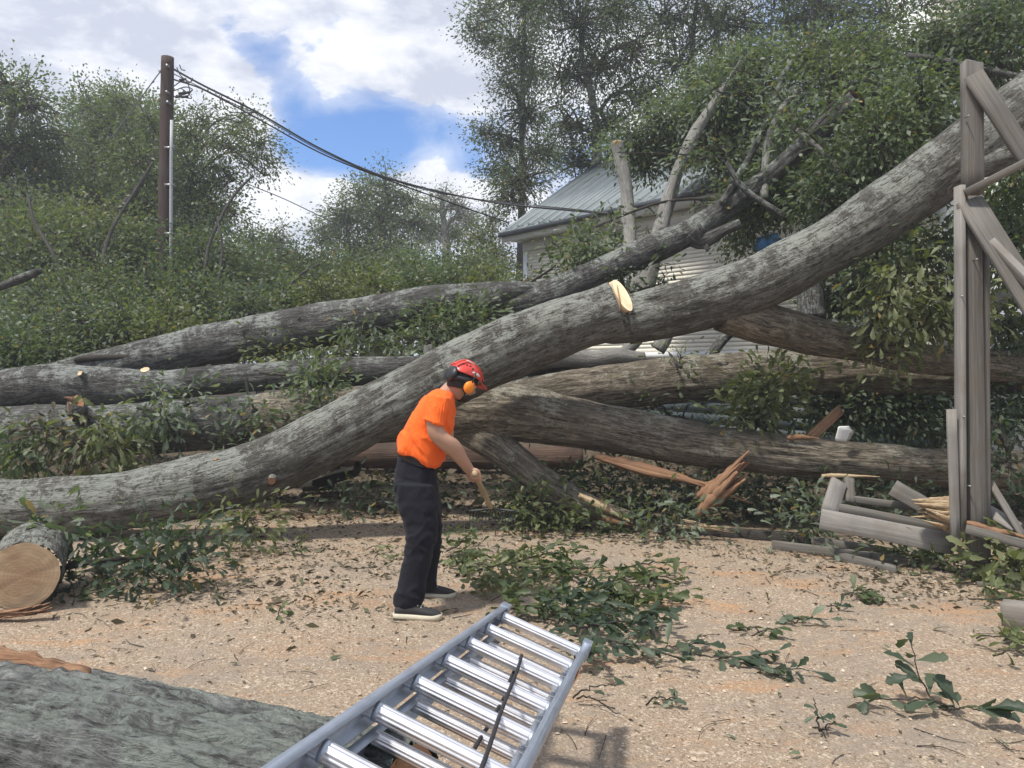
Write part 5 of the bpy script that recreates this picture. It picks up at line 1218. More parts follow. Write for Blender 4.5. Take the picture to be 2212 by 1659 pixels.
# fallen crowns lying on and against the house
GH = 'fallen crowns lying on the house'
fh = [([(1450, 300, 50), (1380, 300, 46), (1530, 280, 56), (1480, 230, 55), (1400, 350, 30), (1580, 330, 40)], 13.2, LEAF_BLUE, 'grey green fallen crown draped over the roof edge'),
      ([(1390, 350, 26), (1460, 320, 28), (1500, 290, 30), (1560, 330, 28), (1430, 260, 30), (1340, 320, 26)], 13.0, LEAF_BLUE, 'thin leafy sprays behind the two pale limbs'),
      ([(1560, 330, 34), (1620, 300, 36), (1580, 240, 34), (1640, 380, 30), (1500, 250, 30)], 12.4, LEAF_OAK, 'leafy sprays behind the upper trunk end'),
      ([(1560, 190, 36), (1610, 140, 36), (1540, 240, 26), (1600, 220, 30), (1650, 120, 34)], 12.1, LEAF_BLUE, 'leafy sprays around the top of the pale slanting limb'),
      ([(1590, 250, 60), (1640, 190, 60), (1560, 200, 55), (1680, 260, 55), (1520, 170, 50)], 12.6, LEAF_BLUE, 'fallen crown above the middle of the roof'),
      ([(1720, 350, 56), (1770, 300, 60), (1690, 300, 50), (1740, 420, 45), (1810, 370, 55)], 11.4, LEAF_OAK, 'fallen crown over the end of the upper trunk'),
      ([(1640, 430, 30), (1710, 430, 30), (1615, 470, 22), (1602, 510, 16), (1606, 540, 13), (1760, 430, 34)], 10.9, LEAF_OAK, 'leafy branch hanging before the blue tarpaulin'),
      ([(1800, 180, 70), (1880, 130, 70), (1740, 130, 60), (1870, 260, 50), (1940, 210, 60)], 10.8, LEAF_OAK, 'big fallen crown at the upper right above the broken limb end'),
      ([(1900, 300, 60), (1960, 260, 55), (1850, 350, 55), (1990, 200, 50), (1930, 350, 45), (2030, 280, 45)], 9.4, LEAF_OAK, 'fallen crown just above the right part of the great trunk'),
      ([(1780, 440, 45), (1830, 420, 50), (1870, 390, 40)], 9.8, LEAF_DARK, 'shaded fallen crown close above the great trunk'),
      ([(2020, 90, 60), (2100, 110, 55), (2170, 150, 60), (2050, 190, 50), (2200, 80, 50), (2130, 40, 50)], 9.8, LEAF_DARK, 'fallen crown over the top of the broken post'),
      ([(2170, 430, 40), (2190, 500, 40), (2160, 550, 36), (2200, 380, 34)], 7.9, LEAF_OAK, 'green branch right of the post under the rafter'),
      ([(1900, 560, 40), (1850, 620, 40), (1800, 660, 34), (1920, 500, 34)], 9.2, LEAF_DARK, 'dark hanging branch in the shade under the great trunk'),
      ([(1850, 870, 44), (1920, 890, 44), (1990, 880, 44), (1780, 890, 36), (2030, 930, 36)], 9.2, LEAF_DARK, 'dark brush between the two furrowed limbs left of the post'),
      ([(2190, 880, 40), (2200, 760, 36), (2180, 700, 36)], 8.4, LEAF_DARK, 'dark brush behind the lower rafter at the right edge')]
for i, (bl, Y, m, lab) in enumerate(fh):
    brush(lab, bl, Y, 30, 30, 0.12, 260 + i, m, GH, kind='card', name='brush_pile', cat='brush', sigma=.2, jy=.5, r0=.05, hang=.4)

# what lies just past the right edge of the frame
for (x, y, r, Y, lab) in ((2380, 900, 70, 9.0, 'dark brush heap just past the broken post'), (2560, 880, 80, 9.6, 'brush heap on the far right by the trunk ends'), (2420, 560, 90, 9.4, 'leafy brush against the end of the house')):
    brush(lab, [(x, y, r), (x - r * .7, y + r * .4, r * .7), (x + r * .7, y + r * .4, r * .7), (x, y + r, r)], Y, 26, 26, 0.12, int(x), LEAF_OAK, GH, kind='card', name='brush_pile', cat='brush', sigma=.2, jy=.5, r0=.05)
stand('broad tree past the right end of the house', (2700,), 16, [(2690, 600), (2680, 350), (2680, 150)],
      [(2600, 250, 90), (2750, 250, 100), (2680, 120, 100), (2560, 400, 90), (2780, 430, 100), (2660, 420, 90), (2500, 550, 80), (2850, 600, 90)], 30, 44, 0.15, 29, LEAF_OAK, 0.2, GR)

# ------------------------------------------------------------------ litter
def scatter(name, label, n, region, size, mat, seed, wide=.5, flat=.25, zoff=.004, kinds='card'):
    rs = np.random.RandomState(seed)
    x, y = region(rs, n)
    z = ground_z(x, y) + zoff
    C = np.stack([x, y, z], -1); a = rs.uniform(0, 2*np.pi, len(x))
    D = np.stack([np.cos(a), np.sin(a), rs.uniform(0, flat, len(x))], -1)
    V, Q, A = leaf_cards(C, D, size, rs, wide, .05, .65)
    tag(mk(name, V, Q, mat, smooth=False, attrs=A, loc=(0, 6, 0)), label, None, None, 'stuff')
def reg_near(rs, n):
    y = 1.6 + 9.5 * rs.rand(n) ** .8; x = rs.uniform(-.75, .75, n) * (y + 1); return x, y
def reg_far(rs, n):
    y = rs.uniform(8.2, 14, n); x = rs.uniform(-.75, .75, n) * y; return x, y
def reg_streak(rs, n):
    c = np.array([G(x, y)[:2] for x, y in ((450, 1200), (350, 1260), (700, 1190), (1000, 1150), (1150, 1140), (1350, 1160), (1600, 1190), (1850, 1230), (500, 1270), (800, 1230), (680, 1310), (1950, 1250), (2050, 1280), (750, 1130), (560, 1160))])
    k_ = rs.randint(0, len(c), n); p = c[k_] + rs.standard_t(3, size=(n, 2)) * np.array((.42, .20)); return p[:, 0], p[:, 1]
CHIP = leaf_mat('wood_chip', (0.30, 0.225, 0.15), (0.45, 0.365, 0.27), (0.60, 0.51, 0.40), 0.0, 0.8)
scatter('wood_chips', 'pale wood chips and sawdust flakes over the ground', 34000, reg_near, 0.011, CHIP, 301, .6, .3)
scatter('leaf_litter', 'small dry leaves and bark crumbs strewn over the sawdust', 2600, reg_near, 0.026, LITTER, 302, .34, .25)
scatter('leaf_litter', 'leaf litter gathered in streaks near the debris', 6000, reg_streak, 0.034, LITTER, 303, .36, .4)
scatter('leaf_litter', 'thick leaf litter on the far ground beneath the trunks', 15000, reg_far, 0.07, LITTER, 304, .5, .6)
def twiglets():
    rs = np.random.RandomState(9); it = []
    for i in range(260):
        y = 1.8 + 7.5 * rs.rand() ** .8; x = rs.uniform(-.72, .72) * (y + .6); a = rs.uniform(0, 6.3); L = rs.uniform(.05, .24)
        d = np.array((math.cos(a), math.sin(a), 0)) * L
        z = float(ground_z(np.array([x]), np.array([y]))[0]) + .006
        p = np.array((x, y, z)); it.append(tube(spline([p, p + d * .5 + rs.normal(size=3) * L * .08 * np.array((1, 1, .3)) + (0, 0, .004), p + d], 5), np.linspace(.0022, .0011, 5) * rs.uniform(.6, 1.5), 4))
    V, Q, A = cat_mesh(it)
    tag(mk('twig_litter', V, Q, BARK_TWIG, attrs=A, loc=(0, 5, 0)), 'thin broken twigs strewn over the sawdust', None, None, 'stuff')
twiglets()
def fall_leaves():
    rs = np.random.RandomState(12)
    for i, (x, y, lab) in enumerate([
        (1680, 1510, 'dark fallen leaf just under the long row of leaves'), (1300, 1470, 'brown fallen leaf close to the right ladder rail'), (1560, 1590, 'pale fallen leaf low between the ladder and the tiny upright twig'),
        (1900, 1395, 'dark fallen leaf above the upright leafy twig'), (2150, 1600, 'fallen leaf in the bottom right corner'), (1700, 1635, 'green fallen leaf at the bottom edge'),
        (1500, 1375, 'curled leaf between the heap and the long row of leaves'), (900, 1385, 'brown fallen leaf left of the ladder tip'), (520, 1440, 'brown fallen leaf just beyond the near log'),
        (330, 1345, 'dry leaf in the sawdust right of the sawn log end'), (740, 1420, 'dark fallen leaf in the open sawdust left of the ladder'), (2050, 1360, 'grey leaf left of the yellowish twig')]):
        g0 = G(x, y); a = rs.uniform(0, 6.3)
        o = leaf_obj(None, g0 + (0, 0, .012), (math.cos(a), math.sin(a), rs.uniform(0, .3)), (rs.normal() * .4, rs.normal() * .4, 1), rs.uniform(.05, .085), LITTER if 'brown' in lab or 'dry' in lab or 'curled' in lab else LEAF_BLUE if 'pale' in lab or 'grey' in lab else LEAF_DARK, rs)
        o.name = 'fallen_leaf'
        tag(o, lab, 'leaf', 'single leaves on the sawdust')
fall_leaves()
# ------------------------------------------------------------------ the man with the rake
SKIN = plain('skin', (0.42, 0.24, 0.16), 0.55, var=0.08, vs=12)
SHIRT = None
def cloth(name, col, vs_, bumpd, rough=0.85):
    m, t, b = new_mat(name); q = N(t); v = q.obj()
    w = q.noise(q.map(v, (7, 7, 3)), 1.0, 5, 0.6, 0.6); f = q.noise(v, 500, 2, 0.5)
    q.l(q.mix(q.mrange(f, .3, .7), tuple(x * .93 for x in col), tuple(min(1, x * 1.05) for x in col)), b.inputs['Base Color'])
    b.inputs['Roughness'].default_value = rough; b.inputs['Specular IOR Level'].default_value = 0.2
    b.inputs['Sheen Weight'].default_value = 0.05
    q.bump(w, 0.9, bumpd, b)
    return m
SHIRT = cloth('orange_cotton', (0.93, 0.150, 0.022), 8, 0.030)
TROUS = cloth('navy_cloth', (0.010, 0.010, 0.016), 8, 0.022, .8)
HAIR = plain('dark_hair', (0.018, 0.014, 0.012), 0.7, bumpd=.01, vs=120)
HELM = plain('helmet_red', (0.62, 0.06, 0.045), 0.32, var=.06)
HELM_W = plain('helmet_decal', (0.75, 0.62, 0.58), 0.35)
MUFF = plain('muff_orange', (0.90, 0.26, 0.015), 0.4, var=.04)
BLACKP = plain('black_plastic', (0.015, 0.015, 0.017), 0.45)
SHOE = plain('shoe_grey', (0.028, 0.026, 0.028), 0.75, bumpd=.003, vs=150)
SOLE = plain('shoe_sole', (0.55, 0.50, 0.38), 0.7, var=.1)
LEATHER = plain('belt_leather', (0.014, 0.012, 0.011), 0.4)
def ring_pts(l, r, b, Y, n=28, e=2.3):
    L, R = P(l[0], l[1], Y), P(r[0], r[1], Y); c = (L + R) / 2; e1 = (R - L) / 2
    th = np.linspace(0, 2*np.pi, n, endpoint=False); f = lambda q: np.sign(q) * np.abs(q) ** (2 / e)
    return c + f(np.cos(th))[:, None] * e1 + f(np.sin(th))[:, None] * np.array((0, b, 0))
def loft(rings, n=28, e=2.3, sub=5):
    """rings: (left px, right px, half depth, Y) -> closed smooth loft"""
    A = np.array([[l[0], l[1], r[0], r[1], b, Y] for l, r, b, Y in rings], float)
    A = spline(A, (len(rings) - 1) * sub + 1)
    R = [ring_pts((a[0], a[1]), (a[2], a[3]), a[4], a[5], n, e) for a in A]
    m = len(R); V = np.concatenate(R + [R[0].mean(0)[None], R[-1].mean(0)[None]])
    Fc = [(i*n+j, i*n+(j+1) % n, i*n+n+(j+1) % n, i*n+n+j) for i in range(m - 1) for j in range(n)]
    Fc += [(m*n, (j+1) % n, j) for j in range(n)] + [(m*n+1, (m-1)*n+j, (m-1)*n+(j+1) % n) for j in range(n)]
    return V, Fc
def chain(pts, rad, n=12, sub=4):
    S_ = spline(np.hstack([np.array(pts, float), np.array(rad, float)[:, None]]), (len(pts) - 1) * sub + 1)
    T = S_[1, :3] - S_[0, :3]; T /= np.linalg.norm(T); E = S_[-1, :3] - S_[-2, :3]; E /= np.linalg.norm(E)
    # rounded ends
    h = [(S_[0, :3] - T * S_[0, 3] * .9, S_[0, 3] * .35), (S_[0, :3] - T * S_[0, 3] * .55, S_[0, 3] * .8)] + [(s[:3], s[3]) for s in S_] + [(S_[-1, :3] + E * S_[-1, 3] * .55, S_[-1, 3] * .8), (S_[-1, :3] + E * S_[-1, 3] * .9, S_[-1, 3] * .35)]
    V, Q, _ = tube(np.array([a for a, b in h]), np.array([b for a, b in h]), n)
    return V, [tuple(f) for f in Q]
def fuse(name, parts, voxel, mat, parent, smooth_it=2, shape=None):
    """union of closed pieces as one continuous surface (voxel remesh, then smoothing)"""
    V, Fc, off = [], [], 0
    for v, f in parts:
        V.append(v); Fc += [tuple(int(i) + off for i in q) for q in f]; off += len(v)
    V = np.concatenate(V); base = org(parent)
    me = bpy.data.meshes.new(name); me.from_pydata([tuple(x) for x in V - base], [], Fc)
    o = bpy.data.objects.new(name, me); COL.objects.link(o)
    md = o.modifiers.new('r', 'REMESH'); md.mode = 'VOXEL'; md.voxel_size = voxel; md.use_smooth_shade = True
    ms = o.modifiers.new('s', 'SMOOTH'); ms.factor = 0.5; ms.iterations = smooth_it
    dg = bpy.context.evaluated_depsgraph_get(); ev = o.evaluated_get(dg)
    nm = bpy.data.meshes.new_from_object(ev, depsgraph=dg); nm.name = name
    o.modifiers.clear(); o.data = nm; bpy.data.meshes.remove(me)
    if shape is not None:
        co = np.empty(len(nm.vertices) * 3, np.float32); nm.vertices.foreach_get('co', co)
        co = co.reshape(-1, 3) + base; no = np.empty(len(nm.vertices) * 3, np.float32); nm.vertices.foreach_get('normal', no)
        co = shape(co.astype(float), no.reshape(-1, 3).astype(float)) - base
        nm.vertices.foreach_set('co', co.astype(np.float32).ravel()); nm.update()
    nm.polygons.foreach_set('use_smooth', np.ones(len(nm.polygons), bool))
    nm.materials.clear(); nm.materials.append(mat)
    o.parent = parent; ORG[o.name] = base
    return o
man = thing('person', 'man in orange shirt, dark trousers and red helmet stooping to rake', 'person', (P(900, 1300, 5.2)[0], 5.2, 0))
YC = 5.2
# head frame
hc = P(999, 826, 5.2)
fw = np.array((0.72, 0.52, -0.46)); fw /= np.linalg.norm(fw)
rt = np.cross(fw, (0.28, 0.10, 1.0)); rt /= np.linalg.norm(rt); upv = np.cross(rt, fw)
def HP(f, r, u): return hc + fw * f + rt * r + upv * u
def head_mesh():
    n, m = 40, 30; th = np.linspace(0, 2*np.pi, n, endpoint=False); ph = np.linspace(0.01, np.pi - .01, m)
    V = []
    for p_ in ph:
        for t_ in th:
            x, y, z = math.cos(t_) * math.sin(p_), math.sin(t_) * math.sin(p_), math.cos(p_)
            f, r, u = x * 0.098, y * 0.076, z * 0.118
            if u < -0.02:
                k_ = (-0.02 - u) / .1; r *= 1 - 0.28 * k_; f = f * (1 - .25 * k_) + 0.018 * k_ if x > 0 else f * (1 - .45 * k_)
            if x > 0:
                f += 0.030 * math.exp(-((r / .012) ** 2 + ((u + .022) / .020) ** 2)) + 0.010 * math.exp(-((r / .012) ** 2 + ((u - .005) / .03) ** 2))   # nose
                f += 0.007 * math.exp(-((r / .024) ** 2 + ((u + .060) / .010) ** 2))                      # lips
                f += 0.008 * math.exp(-((r / .022) ** 2 + ((u + .092) / .014) ** 2))                      # chin
                f -= 0.009 * (math.exp(-(((r - .031) / .015) ** 2 + ((u - .008) / .012) ** 2)) + math.exp(-(((r + .031) / .015) ** 2 + ((u - .008) / .012) ** 2)))
            V.append(HP(f, r, u))
    Fc = [(i*n+j, i*n+n+j, i*n+n+(j+1) % n, i*n+(j+1) % n) for i in range(m - 1) for j in range(n)]
    Fc += [tuple(range(n)), tuple(range((m-1)*n, m*n))[::-1]]
    return np.array(V), Fc
def ellip(c, ax, n=20):
    th = np.linspace(0, 2*np.pi, n, endpoint=False); ph = np.linspace(.02, np.pi - .02, n // 2)
    d = np.stack([np.outer(np.sin(ph), np.cos(th)).ravel(), np.outer(np.sin(ph), np.sin(th)).ravel(), np.repeat(np.cos(ph), n)], -1)
    V = np.array(c) + d @ np.array(ax); m = len(ph)
    Fc = [(i*n+j, i*n+n+j, i*n+n+(j+1) % n, i*n+(j+1) % n) for i in range(m - 1) for j in range(n)] + [tuple(range(n)), tuple(range((m-1)*n, m*n))[::-1]]
    if np.linalg.det(np.array(ax)) < 0: Fc = [f[::-1] for f in Fc]
    return V, Fc
parts_ = [head_mesh()]
for s in (-1, 1): parts_.append(ellip(HP(-.008, s * .080, -.012), [fw * .02, rt * .012, upv * .032]))           # ears
parts_.append(chain([P(957, 858, 5.2), P(968, 848, 5.2), P(984, 834, 5.2), HP(-.02, 0, -.03)], [.055, .060, .060, .060], 18))   # neck
parts_.append(loft([((876, 1040), (926, 1050), .10, YC), ((868, 980), (936, 1003), .12, YC), ((880, 940), (958, 965), .14, YC), ((888, 915), (968, 930), .15, YC), ((908, 880), (975, 892), .16, YC), ((934, 862), (972, 868), .12, YC), ((948, 855), (968, 858), .06, YC)]))
# near (right) arm, forearm and wrist
parts_.append(loft([((928, 862), (962, 868), .055, 5.03), ((922, 890), (958, 900), .058, 5.0), ((921, 916), (956, 920), .055, 4.99), ((927, 944), (970, 938), .052, 4.99), ((949, 968), (988, 950), .049, 5.0),
                    ((971, 985), (1000, 966), .045, 5.02), ((988, 1003), (1010, 986), .040, 5.06), ((1003, 1019), (1021, 1005), .033, 5.11), ((1013, 1030), (1027, 1018), .026, 5.14)], 20, 2.0))
# far (left) arm reaching across
parts_.append(chain([P(948, 872, 5.38), P(962, 915, 5.42), P(968, 968, 5.42), P(988, 985, 5.36), P(1008, 1008, 5.26), P(1014, 1018, 5.22)], [.062, .055, .046, .042, .032, .027], 14))
# hands closed on the handle
hA, hB = P(1027, 1026, 5.10), P(1062, 1099, 6.55)
hd = (hB - hA) / np.linalg.norm(hB - hA)
def hand(wrist, grip, side, sgn):
    """palm beside the handle, four fingers curled round it, thumb closing from the other side"""
    out_ = []
    wrist, grip = np.array(wrist), np.array(grip)
    fwd = grip - wrist; L = np.linalg.norm(fwd); fwd /= L
    s_ = np.array(side, float); s_ -= hd * np.dot(s_, hd); s_ /= np.linalg.norm(s_)     # from handle to palm
    q_ = np.cross(hd, s_) * sgn                                                       # direction the fingers wrap
    pc = grip + s_ * .030
    out_.append(chain([wrist, wrist * .5 + pc * .5 + s_ * .006, pc - hd * .002], [.026, .031, .030], 14))
    out_.append(chain([pc - hd * .036, pc, pc + hd * .034], [.017, .020, .017], 12))
    for k_, (o_, L_) in enumerate(((-.034, .9), (-.012, 1.0), (.011, .95), (.033, .78))):
        b_ = pc + hd * o_; R_ = .027
        pts = [b_ + s_ * .002]
        for a_ in (35, 75, 120, 165, 205):
            a_ = math.radians(a_ * L_); pts.append(grip + hd * o_ + (s_ * math.cos(a_) + q_ * math.sin(a_)) * R_)
        out_.append(chain(pts, [.0105, .0105, .0100, .0095, .009, .008], 10))
    th_ = [pc - hd * .030 + s_ * .004, grip - hd * .044 - q_ * .022 + s_ * .018, grip - hd * .040 - q_ * .027 - s_ * .006, grip - hd * .030 - q_ * .014 - s_ * .024]
    out_.append(chain(th_, [.0125, .0120, .0110, .0095], 10))
    return out_
parts_ += hand(P(1019, 1022, 5.13), P(1036, 1045, 5.20) * 0 + hA + hd * .10, (-.35, -1, .35), 1)
parts_ += hand(P(1013, 1017, 5.24), hA + hd * .015, (-.5, .6, .5), -1)
# legs
def leg(hip, knee, ankle, Y0, Y1, dy):
    return chain([P(*hip, Y0), P(*knee, (Y0 + Y1) / 2), P(*ankle, Y1)], [.070, .055, .045], 14)
parts_.append(leg((899, 1050), (907, 1165), (886, 1302), 5.15, 5.06, 0)); parts_.append(leg((903, 1050), (925, 1150), (924, 1262), 5.27, 5.46, 0))
fuse('body', parts_, 0.0048, SKIN, man, 1)
# eyes, brows, beard, hair
for s in (-1, 1):
    mk('eye', *ellip(HP(.083, s * .031, .008), [fw * .011, rt * .012, upv * .011], 14), plain('eye_white', (.6, .58, .55), .2), man) if s < 0 else mk('eye', *ellip(HP(.083, s * .031, .008), [fw * .011, rt * .012, upv * .011], 14), bpy.data.materials['eye_white'], man)
    mk('eyebrow', *ellip(HP(.090, s * .031, .030), [fw * .006, rt * .018, upv * .004], 12), HAIR, man)
def cap_shell(r, u0, thick, mat, name, fcut=None, grow=(1, 1, 1)):
    n, m = 48, 22; th = np.linspace(0, 2*np.pi, n, endpoint=False); V, Fc = [], []
    for i in range(m):
        for t_ in th:
            p_ = (i / (m - 1)) * u0(t_)
            x, y, z = math.cos(t_) * math.sin(p_), math.sin(t_) * math.sin(p_), math.cos(p_)
            V.append(HP(x * r[0], y * r[1], z * r[2]))
    W_ = [hc + (np.array(v) - hc) * (1 - thick / .1) for v in V]
    Fc = [(i*n+j, i*n+n+j, i*n+n+(j+1) % n, i*n+(j+1) % n) for i in range(m - 1) for j in range(n)]
    o = n * m; Fc += [tuple(o + k_ for k_ in f[::-1]) for f in Fc]
    Fc += [((m-1)*n+j, o+(m-1)*n+j, o+(m-1)*n+(j+1) % n, (m-1)*n+(j+1) % n) for j in range(n)]
    return mk(name, np.array(V + W_), Fc, mat, man)
cap_shell((.108, .086, .122), lambda t_: 1.95 - 0.95 * max(0, math.cos(t_)) + .25 * max(0, -math.cos(t_)), .006, HAIR, 'hair')
mk('beard', *ellip(HP(.058, 0, -.082), [fw * .045, rt * .052, upv * .034], 24), HAIR, man)
helm = cap_shell((.132, .112, .150), lambda t_: 1.22 - 0.10 * math.cos(t_), .004, HELM, 'helmet')
# helmet ridge, brim, vents and decal
for k_, (r0_, w_) in enumerate(((0, .016), (-.045, .010), (.045, .010))):
    pts = [HP(.132 * math.sin(a) * 1.01, r0_, .150 * math.cos(a) * math.sqrt(max(.05, 1 - (r0_ / .112) ** 2)) * 1.01) for a in np.linspace(-1.05, 1.05, 15)]
    mk('ridge', *tube(pts, w_ * .5, 8), HELM, helm)
br_ = []
for a in np.linspace(-1.15, 1.15, 19):
    br_.append((HP(.128 * math.cos(a), .108 * math.sin(a), .052), HP((.128 + .055) * math.cos(a), (.108 + .02) * math.sin(a), .038)))
Vb_ = [x for p_ in br_ for x in p_]; Vb_ += [v - upv * .006 for v in Vb_]
Fb = [(2*i, 2*i+1, 2*i+3, 2*i+2) for i in range(18)] + [(38+2*i+2, 38+2*i+3, 38+2*i+1, 38+2*i) for i in range(18)] + [(2*i+1, 38+2*i+1, 38+2*i+3, 2*i+3) for i in range(18)]
mk('brim', np.array(Vb_), Fb, HELM, helm)
for a in (-.6, -.3, 0, .3):
    c_ = HP(-.05 + a * .09, .092, .104 - abs(a) * .02); mk('vent', *ellip(c_, [fw * .010, rt * .006, upv * .005], 10), BLACKP, helm)
mk('decal', *ellip(HP(-.028, .036, .136), [fw * .040, rt * .020, upv * .007], 18), HELM_W, helm)
mk('decal', *ellip(HP(.01, .104, .075), [fw * .034, rt * .007, upv * .010], 18), HELM_W, helm)
# rear suspension band and folded visor (black, behind)
bp = [HP(-.118 * math.cos(a), .100 * math.sin(a), .020 - .030 * math.cos(a)) for a in np.linspace(-1.5, 1.5, 17)]
mk('nape_band', *tube(bp, .017, 8), BLACKP, man)
mk('nape_pad', *ellip(HP(-.118, .020, .012), [fw * .024, rt * .062, upv * .055], 18), BLACKP, man)
# ear defenders
for s in (1, -1):
    e_ = mk('ear_defender', *ellip(HP(.002, s * .104, -.022), [fw * .038, rt * .026, upv * .046], 24), MUFF, man)
    mk('cushion', *ellip(HP(.002, s * .086, -.022), [fw * .040, rt * .014, upv * .048], 24), BLACKP, e_)
    mk('arm', *tube([HP(.0, s * .118, .0), HP(-.004, s * .126, .040), HP(-.006, s * .116, .082)], .005, 8), BLACKP, e_)
mk('chin_strap', *tube([HP(.0, .08, -.05), HP(.03, .062, -.098), HP(.045, 0, -.122), HP(.03, -.062, -.098), HP(.0, -.08, -.05)], .006, 8), BLACKP, man)
# shirt
sh_ = [loft([((860, 965), (948, 1004), .185, YC), ((863, 950), (956, 986), .182, YC), ((872, 925), (971, 950), .180, YC), ((884, 902), (978, 918), .184, YC), ((899, 878), (984, 892), .188, YC),
             ((918, 855), (985, 868), .186, YC), ((934, 843), (981, 852), .14, YC), ((946, 839), (977, 847), .085, YC)], 40),
       loft([((921, 850), (970, 860), .062, 5.05), ((919, 872), (970, 884), .068, 5.02), ((917, 894), (963, 905), .066, 5.0), ((915, 906), (959, 921), .064, 4.985)], 26, 2.1),
       chain([P(946, 862, 5.36), P(955, 885, 5.40), P(962, 912, 5.42)], [.075, .074, .072], 18)]
def folds(co, no):
    d = np.zeros(len(co)); X_, Z_ = co[:, 0], co[:, 2]
    px = CX + co[:, 0] / co[:, 1] * F; py = HY - (co[:, 2] - EYE) / co[:, 1] * F
    q = np.stack([(px - py * .55) * .055, (px * .5 + py) * .016, co[:, 1] * 4], -1)
    d = 0.024 * (1 - np.abs(2 * fbm(q, 5, 2) - 1)) ** 2.0
    low = np.clip((py - 900) / 80, 0, 1)
    sl_ = np.exp(-((px - 958) / 14) ** 2) * np.clip((py - 855) / 25, 0, 1) * np.clip((925 - py) / 15, 0, 1) * (co[:, 1] < 5.12)
    d = d * (0.45 + low) + sl_ * .004 * np.sin((px + py * .15) * 1.1)
    return co + no * (d - .007)[:, None]
fuse('t_shirt', sh_, 0.0075, SHIRT, man, 3, folds)
# sleeve hem and bottom hem seams
mk('sleeve_hem', *tube(np.vstack([ring_pts((914.5, 902), (960, 917), .067, 4.99, 40, 2.1)] * 1 + [ring_pts((914.5, 902), (960, 917), .067, 4.99, 40, 2.1)[:1]]), .004, 6, False), SHIRT, man)
mk('collar', *tube(np.vstack([ring_pts((949, 842), (979, 849), .082, YC, 40), ring_pts((949, 842), (979, 849), .082, YC, 40)[:1]]), .007, 8, False), SHIRT, man)
# trousers
tr_ = [loft([((862, 974), (938, 1002), .155, 5.21), ((857, 1000), (944, 1024), .165, 5.2), ((852, 1034), (945, 1050), .172, 5.2), ((854, 1066), (948, 1080), .165, 5.2), ((862, 1100), (950, 1110), .12, 5.2)], 36),
       loft([((853, 1040), (938, 1046), .105, 5.09), ((860, 1090), (945, 1094), .108, 5.08), ((873, 1130), (944, 1133), .098, 5.07), ((879, 1165), (940, 1167), .088, 5.06), ((873, 1200), (934, 1202), .086, 5.06), ((863, 1240), (924, 1244), .086, 5.06), ((857, 1278), (914, 1282), .086, 5.06), ((852, 1306), (908, 1312), .088, 5.06)], 26),
       loft([((870, 1040), (944, 1046), .10, 5.30), ((886, 1100), (953, 1103), .10, 5.32), ((896, 1150), (953, 1153), .090, 5.36), ((897, 1200), (949, 1202), .086, 5.42), ((897, 1240), (944, 1242), .084, 5.45), ((894, 1268), (943, 1271), .085, 5.47)], 26)]
def folds2(co, no):
    py = HY - (co[:, 2] - EYE) / co[:, 1] * F; px = CX + co[:, 0] / co[:, 1] * F
    q = np.stack([(px + py * .8) * .03, (py - px * .6) * .035, co[:, 1] * 5], -1)
    k_ = np.exp(-((py - 1165) / 45) ** 2) + np.exp(-((py - 1290) / 22) ** 2) * 1.3 + np.exp(-((py - 1075) / 40) ** 2) * .6
    d = .014 * (1 - np.abs(2 * fbm(q, 15, 2) - 1)) ** 1.7 * (.35 + k_)
    return co + no * (d - .005)[:, None]
tro = fuse('trousers', tr_, 0.0085, TROUS, man, 3, folds2)
mk('back_pocket', *ellip(P(868, 1052, 5.07), [np.array((.05, 0, .01)), np.array((.02, .05, 0)), np.array((-.01, 0, .06))], 16), TROUS, man)
rb = ring_pts((861, 978), (940, 1006), .162, 5.205, 48); 
rb2 = np.vstack([rb, rb[:2]])
def strap(path, h, t, up_, mat, name, parent):
    m = len(path); V = []
    T = np.gradient(path, axis=0); T /= np.linalg.norm(T, axis=1)[:, None]
    for p_, t_ in zip(path, T):
        n_ = np.cross(t_, up_); n_ /= np.linalg.norm(n_)
        for (a, b) in ((-h, -t), (h, -t), (h, t), (-h, t)): V.append(p_ + up_ * a + n_ * b)
    Fc = [(i*4+j, i*4+(j+1) % 4, i*4+4+(j+1) % 4, i*4+4+j) for i in range(m - 1) for j in range(4)]
    return mk(name, np.array(V), Fc, mat, parent, False)
bu = np.array((-.33, 0, .94)); 
strap(rb2, .019, .004, bu, LEATHER, 'belt', man)
for x, y in ((868, 982), (900, 995), (926, 1004)):
    pass
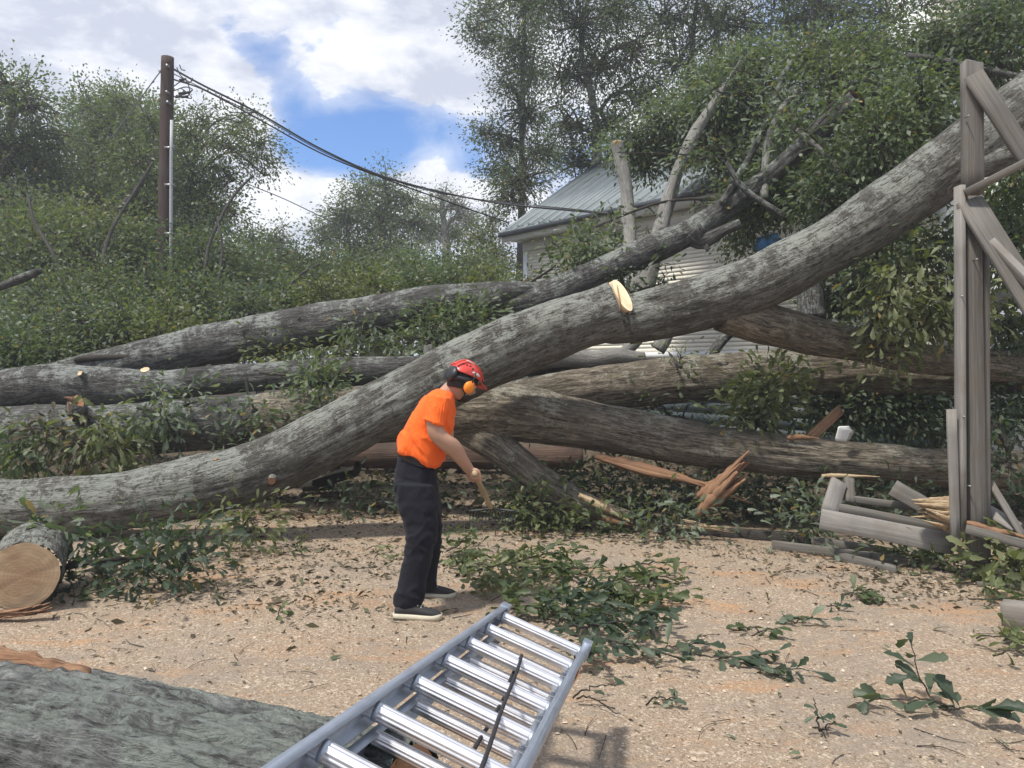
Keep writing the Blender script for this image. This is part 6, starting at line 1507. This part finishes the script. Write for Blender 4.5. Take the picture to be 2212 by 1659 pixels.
# shoes
def shoe(heel, toe, Y, w):
    hx, hy = heel; tx, ty = toe
    r_ = lambda f, dn, upn: None
    A_, B_ = P(hx, hy, Y), P(tx, ty, Y); d = (B_ - A_); Ls = np.linalg.norm(d); d /= Ls; u = np.array((0, 0, 1.0)); s = np.array((0, 1.0, 0))
    prof = [(0.0, .030, .050), (.10, .036, .080), (.28, .036, .088), (.45, .038, .078), (.62, .043, .062), (.80, .044, .048), (.93, .036, .036), (1.0, .018, .022)]
    V, n = [], 20
    for f, hw, ht in prof:
        for t_ in np.linspace(0, 2*np.pi, n, endpoint=False):
            y_, z_ = math.cos(t_) * hw, max(-.012, math.sin(t_) * ht * .5 + ht * .5 - .004)
            V.append(A_ + d * Ls * f + s * y_ + u * (z_ + .018))
    Fc = [(i*n+j, i*n+(j+1) % n, i*n+n+(j+1) % n, i*n+n+j)[::-1] for i in range(7) for j in range(n)] + [tuple(range(n)), tuple(range(7*n, 8*n))[::-1]]
    o = mk('shoe', np.array(V), Fc, SHOE, man)
    V2, m = [], len(prof)
    for f, hw, ht in prof:
        bot = .0 + (.010 if f > .95 else 0) + (.006 if f < .05 else 0); top = .030 + (.010 * (1 - f)) + .008 * (f > .9)
        for (a, b) in ((-1.12, bot), (1.12, bot), (1.18, (bot + top) / 2), (1.05, top), (-1.05, top), (-1.18, (bot + top) / 2)): V2.append(A_ + d * (Ls * (f * 1.05 - .03)) + s * a * hw + u * (b - 0.004))
    F2 = [(i*6+j, i*6+(j+1) % 6, i*6+6+(j+1) % 6, i*6+6+j) for i in range(m - 1) for j in range(6)] + [tuple(range(6))[::-1], tuple(range((m-1)*6, m*6))]
    mk('sole', np.array(V2), F2, SOLE, o)
    for k_, f in enumerate((.50, .57, .64)):
        c_ = A_ + d * Ls * f + u * (.018 + .074 - k_ * .010); mk('lace', *tube([c_ - s * .026 - u * .008, c_, c_ + s * .026 - u * .008], .0035, 6), SOLE, o)
    return o
g1, g2 = G(900, 1334)[1], G(925, 1284)[1]
z1 = lambda Yq: HY + EYE / Yq * F
shoe((853, z1(5.02)), (953, z1(5.00)), 5.01, .04)
shoe((893, z1(5.48)), (984, z1(5.48)), 5.48, .04)
# ------------------------------------------------------------------ rake
rk = thing('rake', 'wooden handled garden rake held low by the man', 'rake', hB)
mk('handle', *tube(spline([hA - hd * .06, (hA + hB) / 2, hB], 24), np.linspace(.019, .019, 24), 14, True, .0012, 3, 2, 30), HANDLE, rk)
mk('ferrule', *tube([hB - hd * .10, hB + hd * .06], np.array([.021, .024]), 14), RAKE_STEEL, rk)
rx = np.array((1.0, -.12, .02)); rx /= np.linalg.norm(rx); c_ = hB + hd * .07 + np.array((0, 0, -.01))
mk('head_bar', *tube(spline([c_ - rx * .20, c_ + np.array((0, .02, .012)), c_ + rx * .20], 12), .010, 10), RAKE_STEEL, rk)
for i in range(15):
    a = c_ + rx * (-.195 + .39 * i / 14)
    mk('tine', *tube(spline([a, a + (0, .02, -.045), a + (0, -.012, -.095)], 7), np.linspace(.007, .0045, 7), 6), RAKE_STEEL, rk)
for s in (-1, 1): mk('brace', *tube([hB - hd * .02, hB + hd * .03 + rx * s * .06, c_ + rx * s * .12], .006, 8), RAKE_STEEL, rk)

# ------------------------------------------------------------------ thin summer haze between the near things and the wood
hm = bpy.data.materials.new('haze'); hm.use_nodes = True
ht = hm.node_tree; ht.nodes.clear()
ho = ht.nodes.new('ShaderNodeOutputMaterial'); hv = ht.nodes.new('ShaderNodeVolumePrincipled')
hv.inputs['Color'].default_value = (0.93, 0.96, 1.0, 1); hv.inputs['Density'].default_value = 0.003; hv.inputs['Anisotropy'].default_value = 0.2
ht.links.new(hv.outputs[0], ho.inputs['Volume'])
V, Q = abox(-950, 950, -950, 950, -1.3, 21.0)
tag(mk('haze', V, Q, hm, loc=(0, 0, 0), smooth=False), 'thin pale haze in the air over the whole yard', None, None, 'stuff')
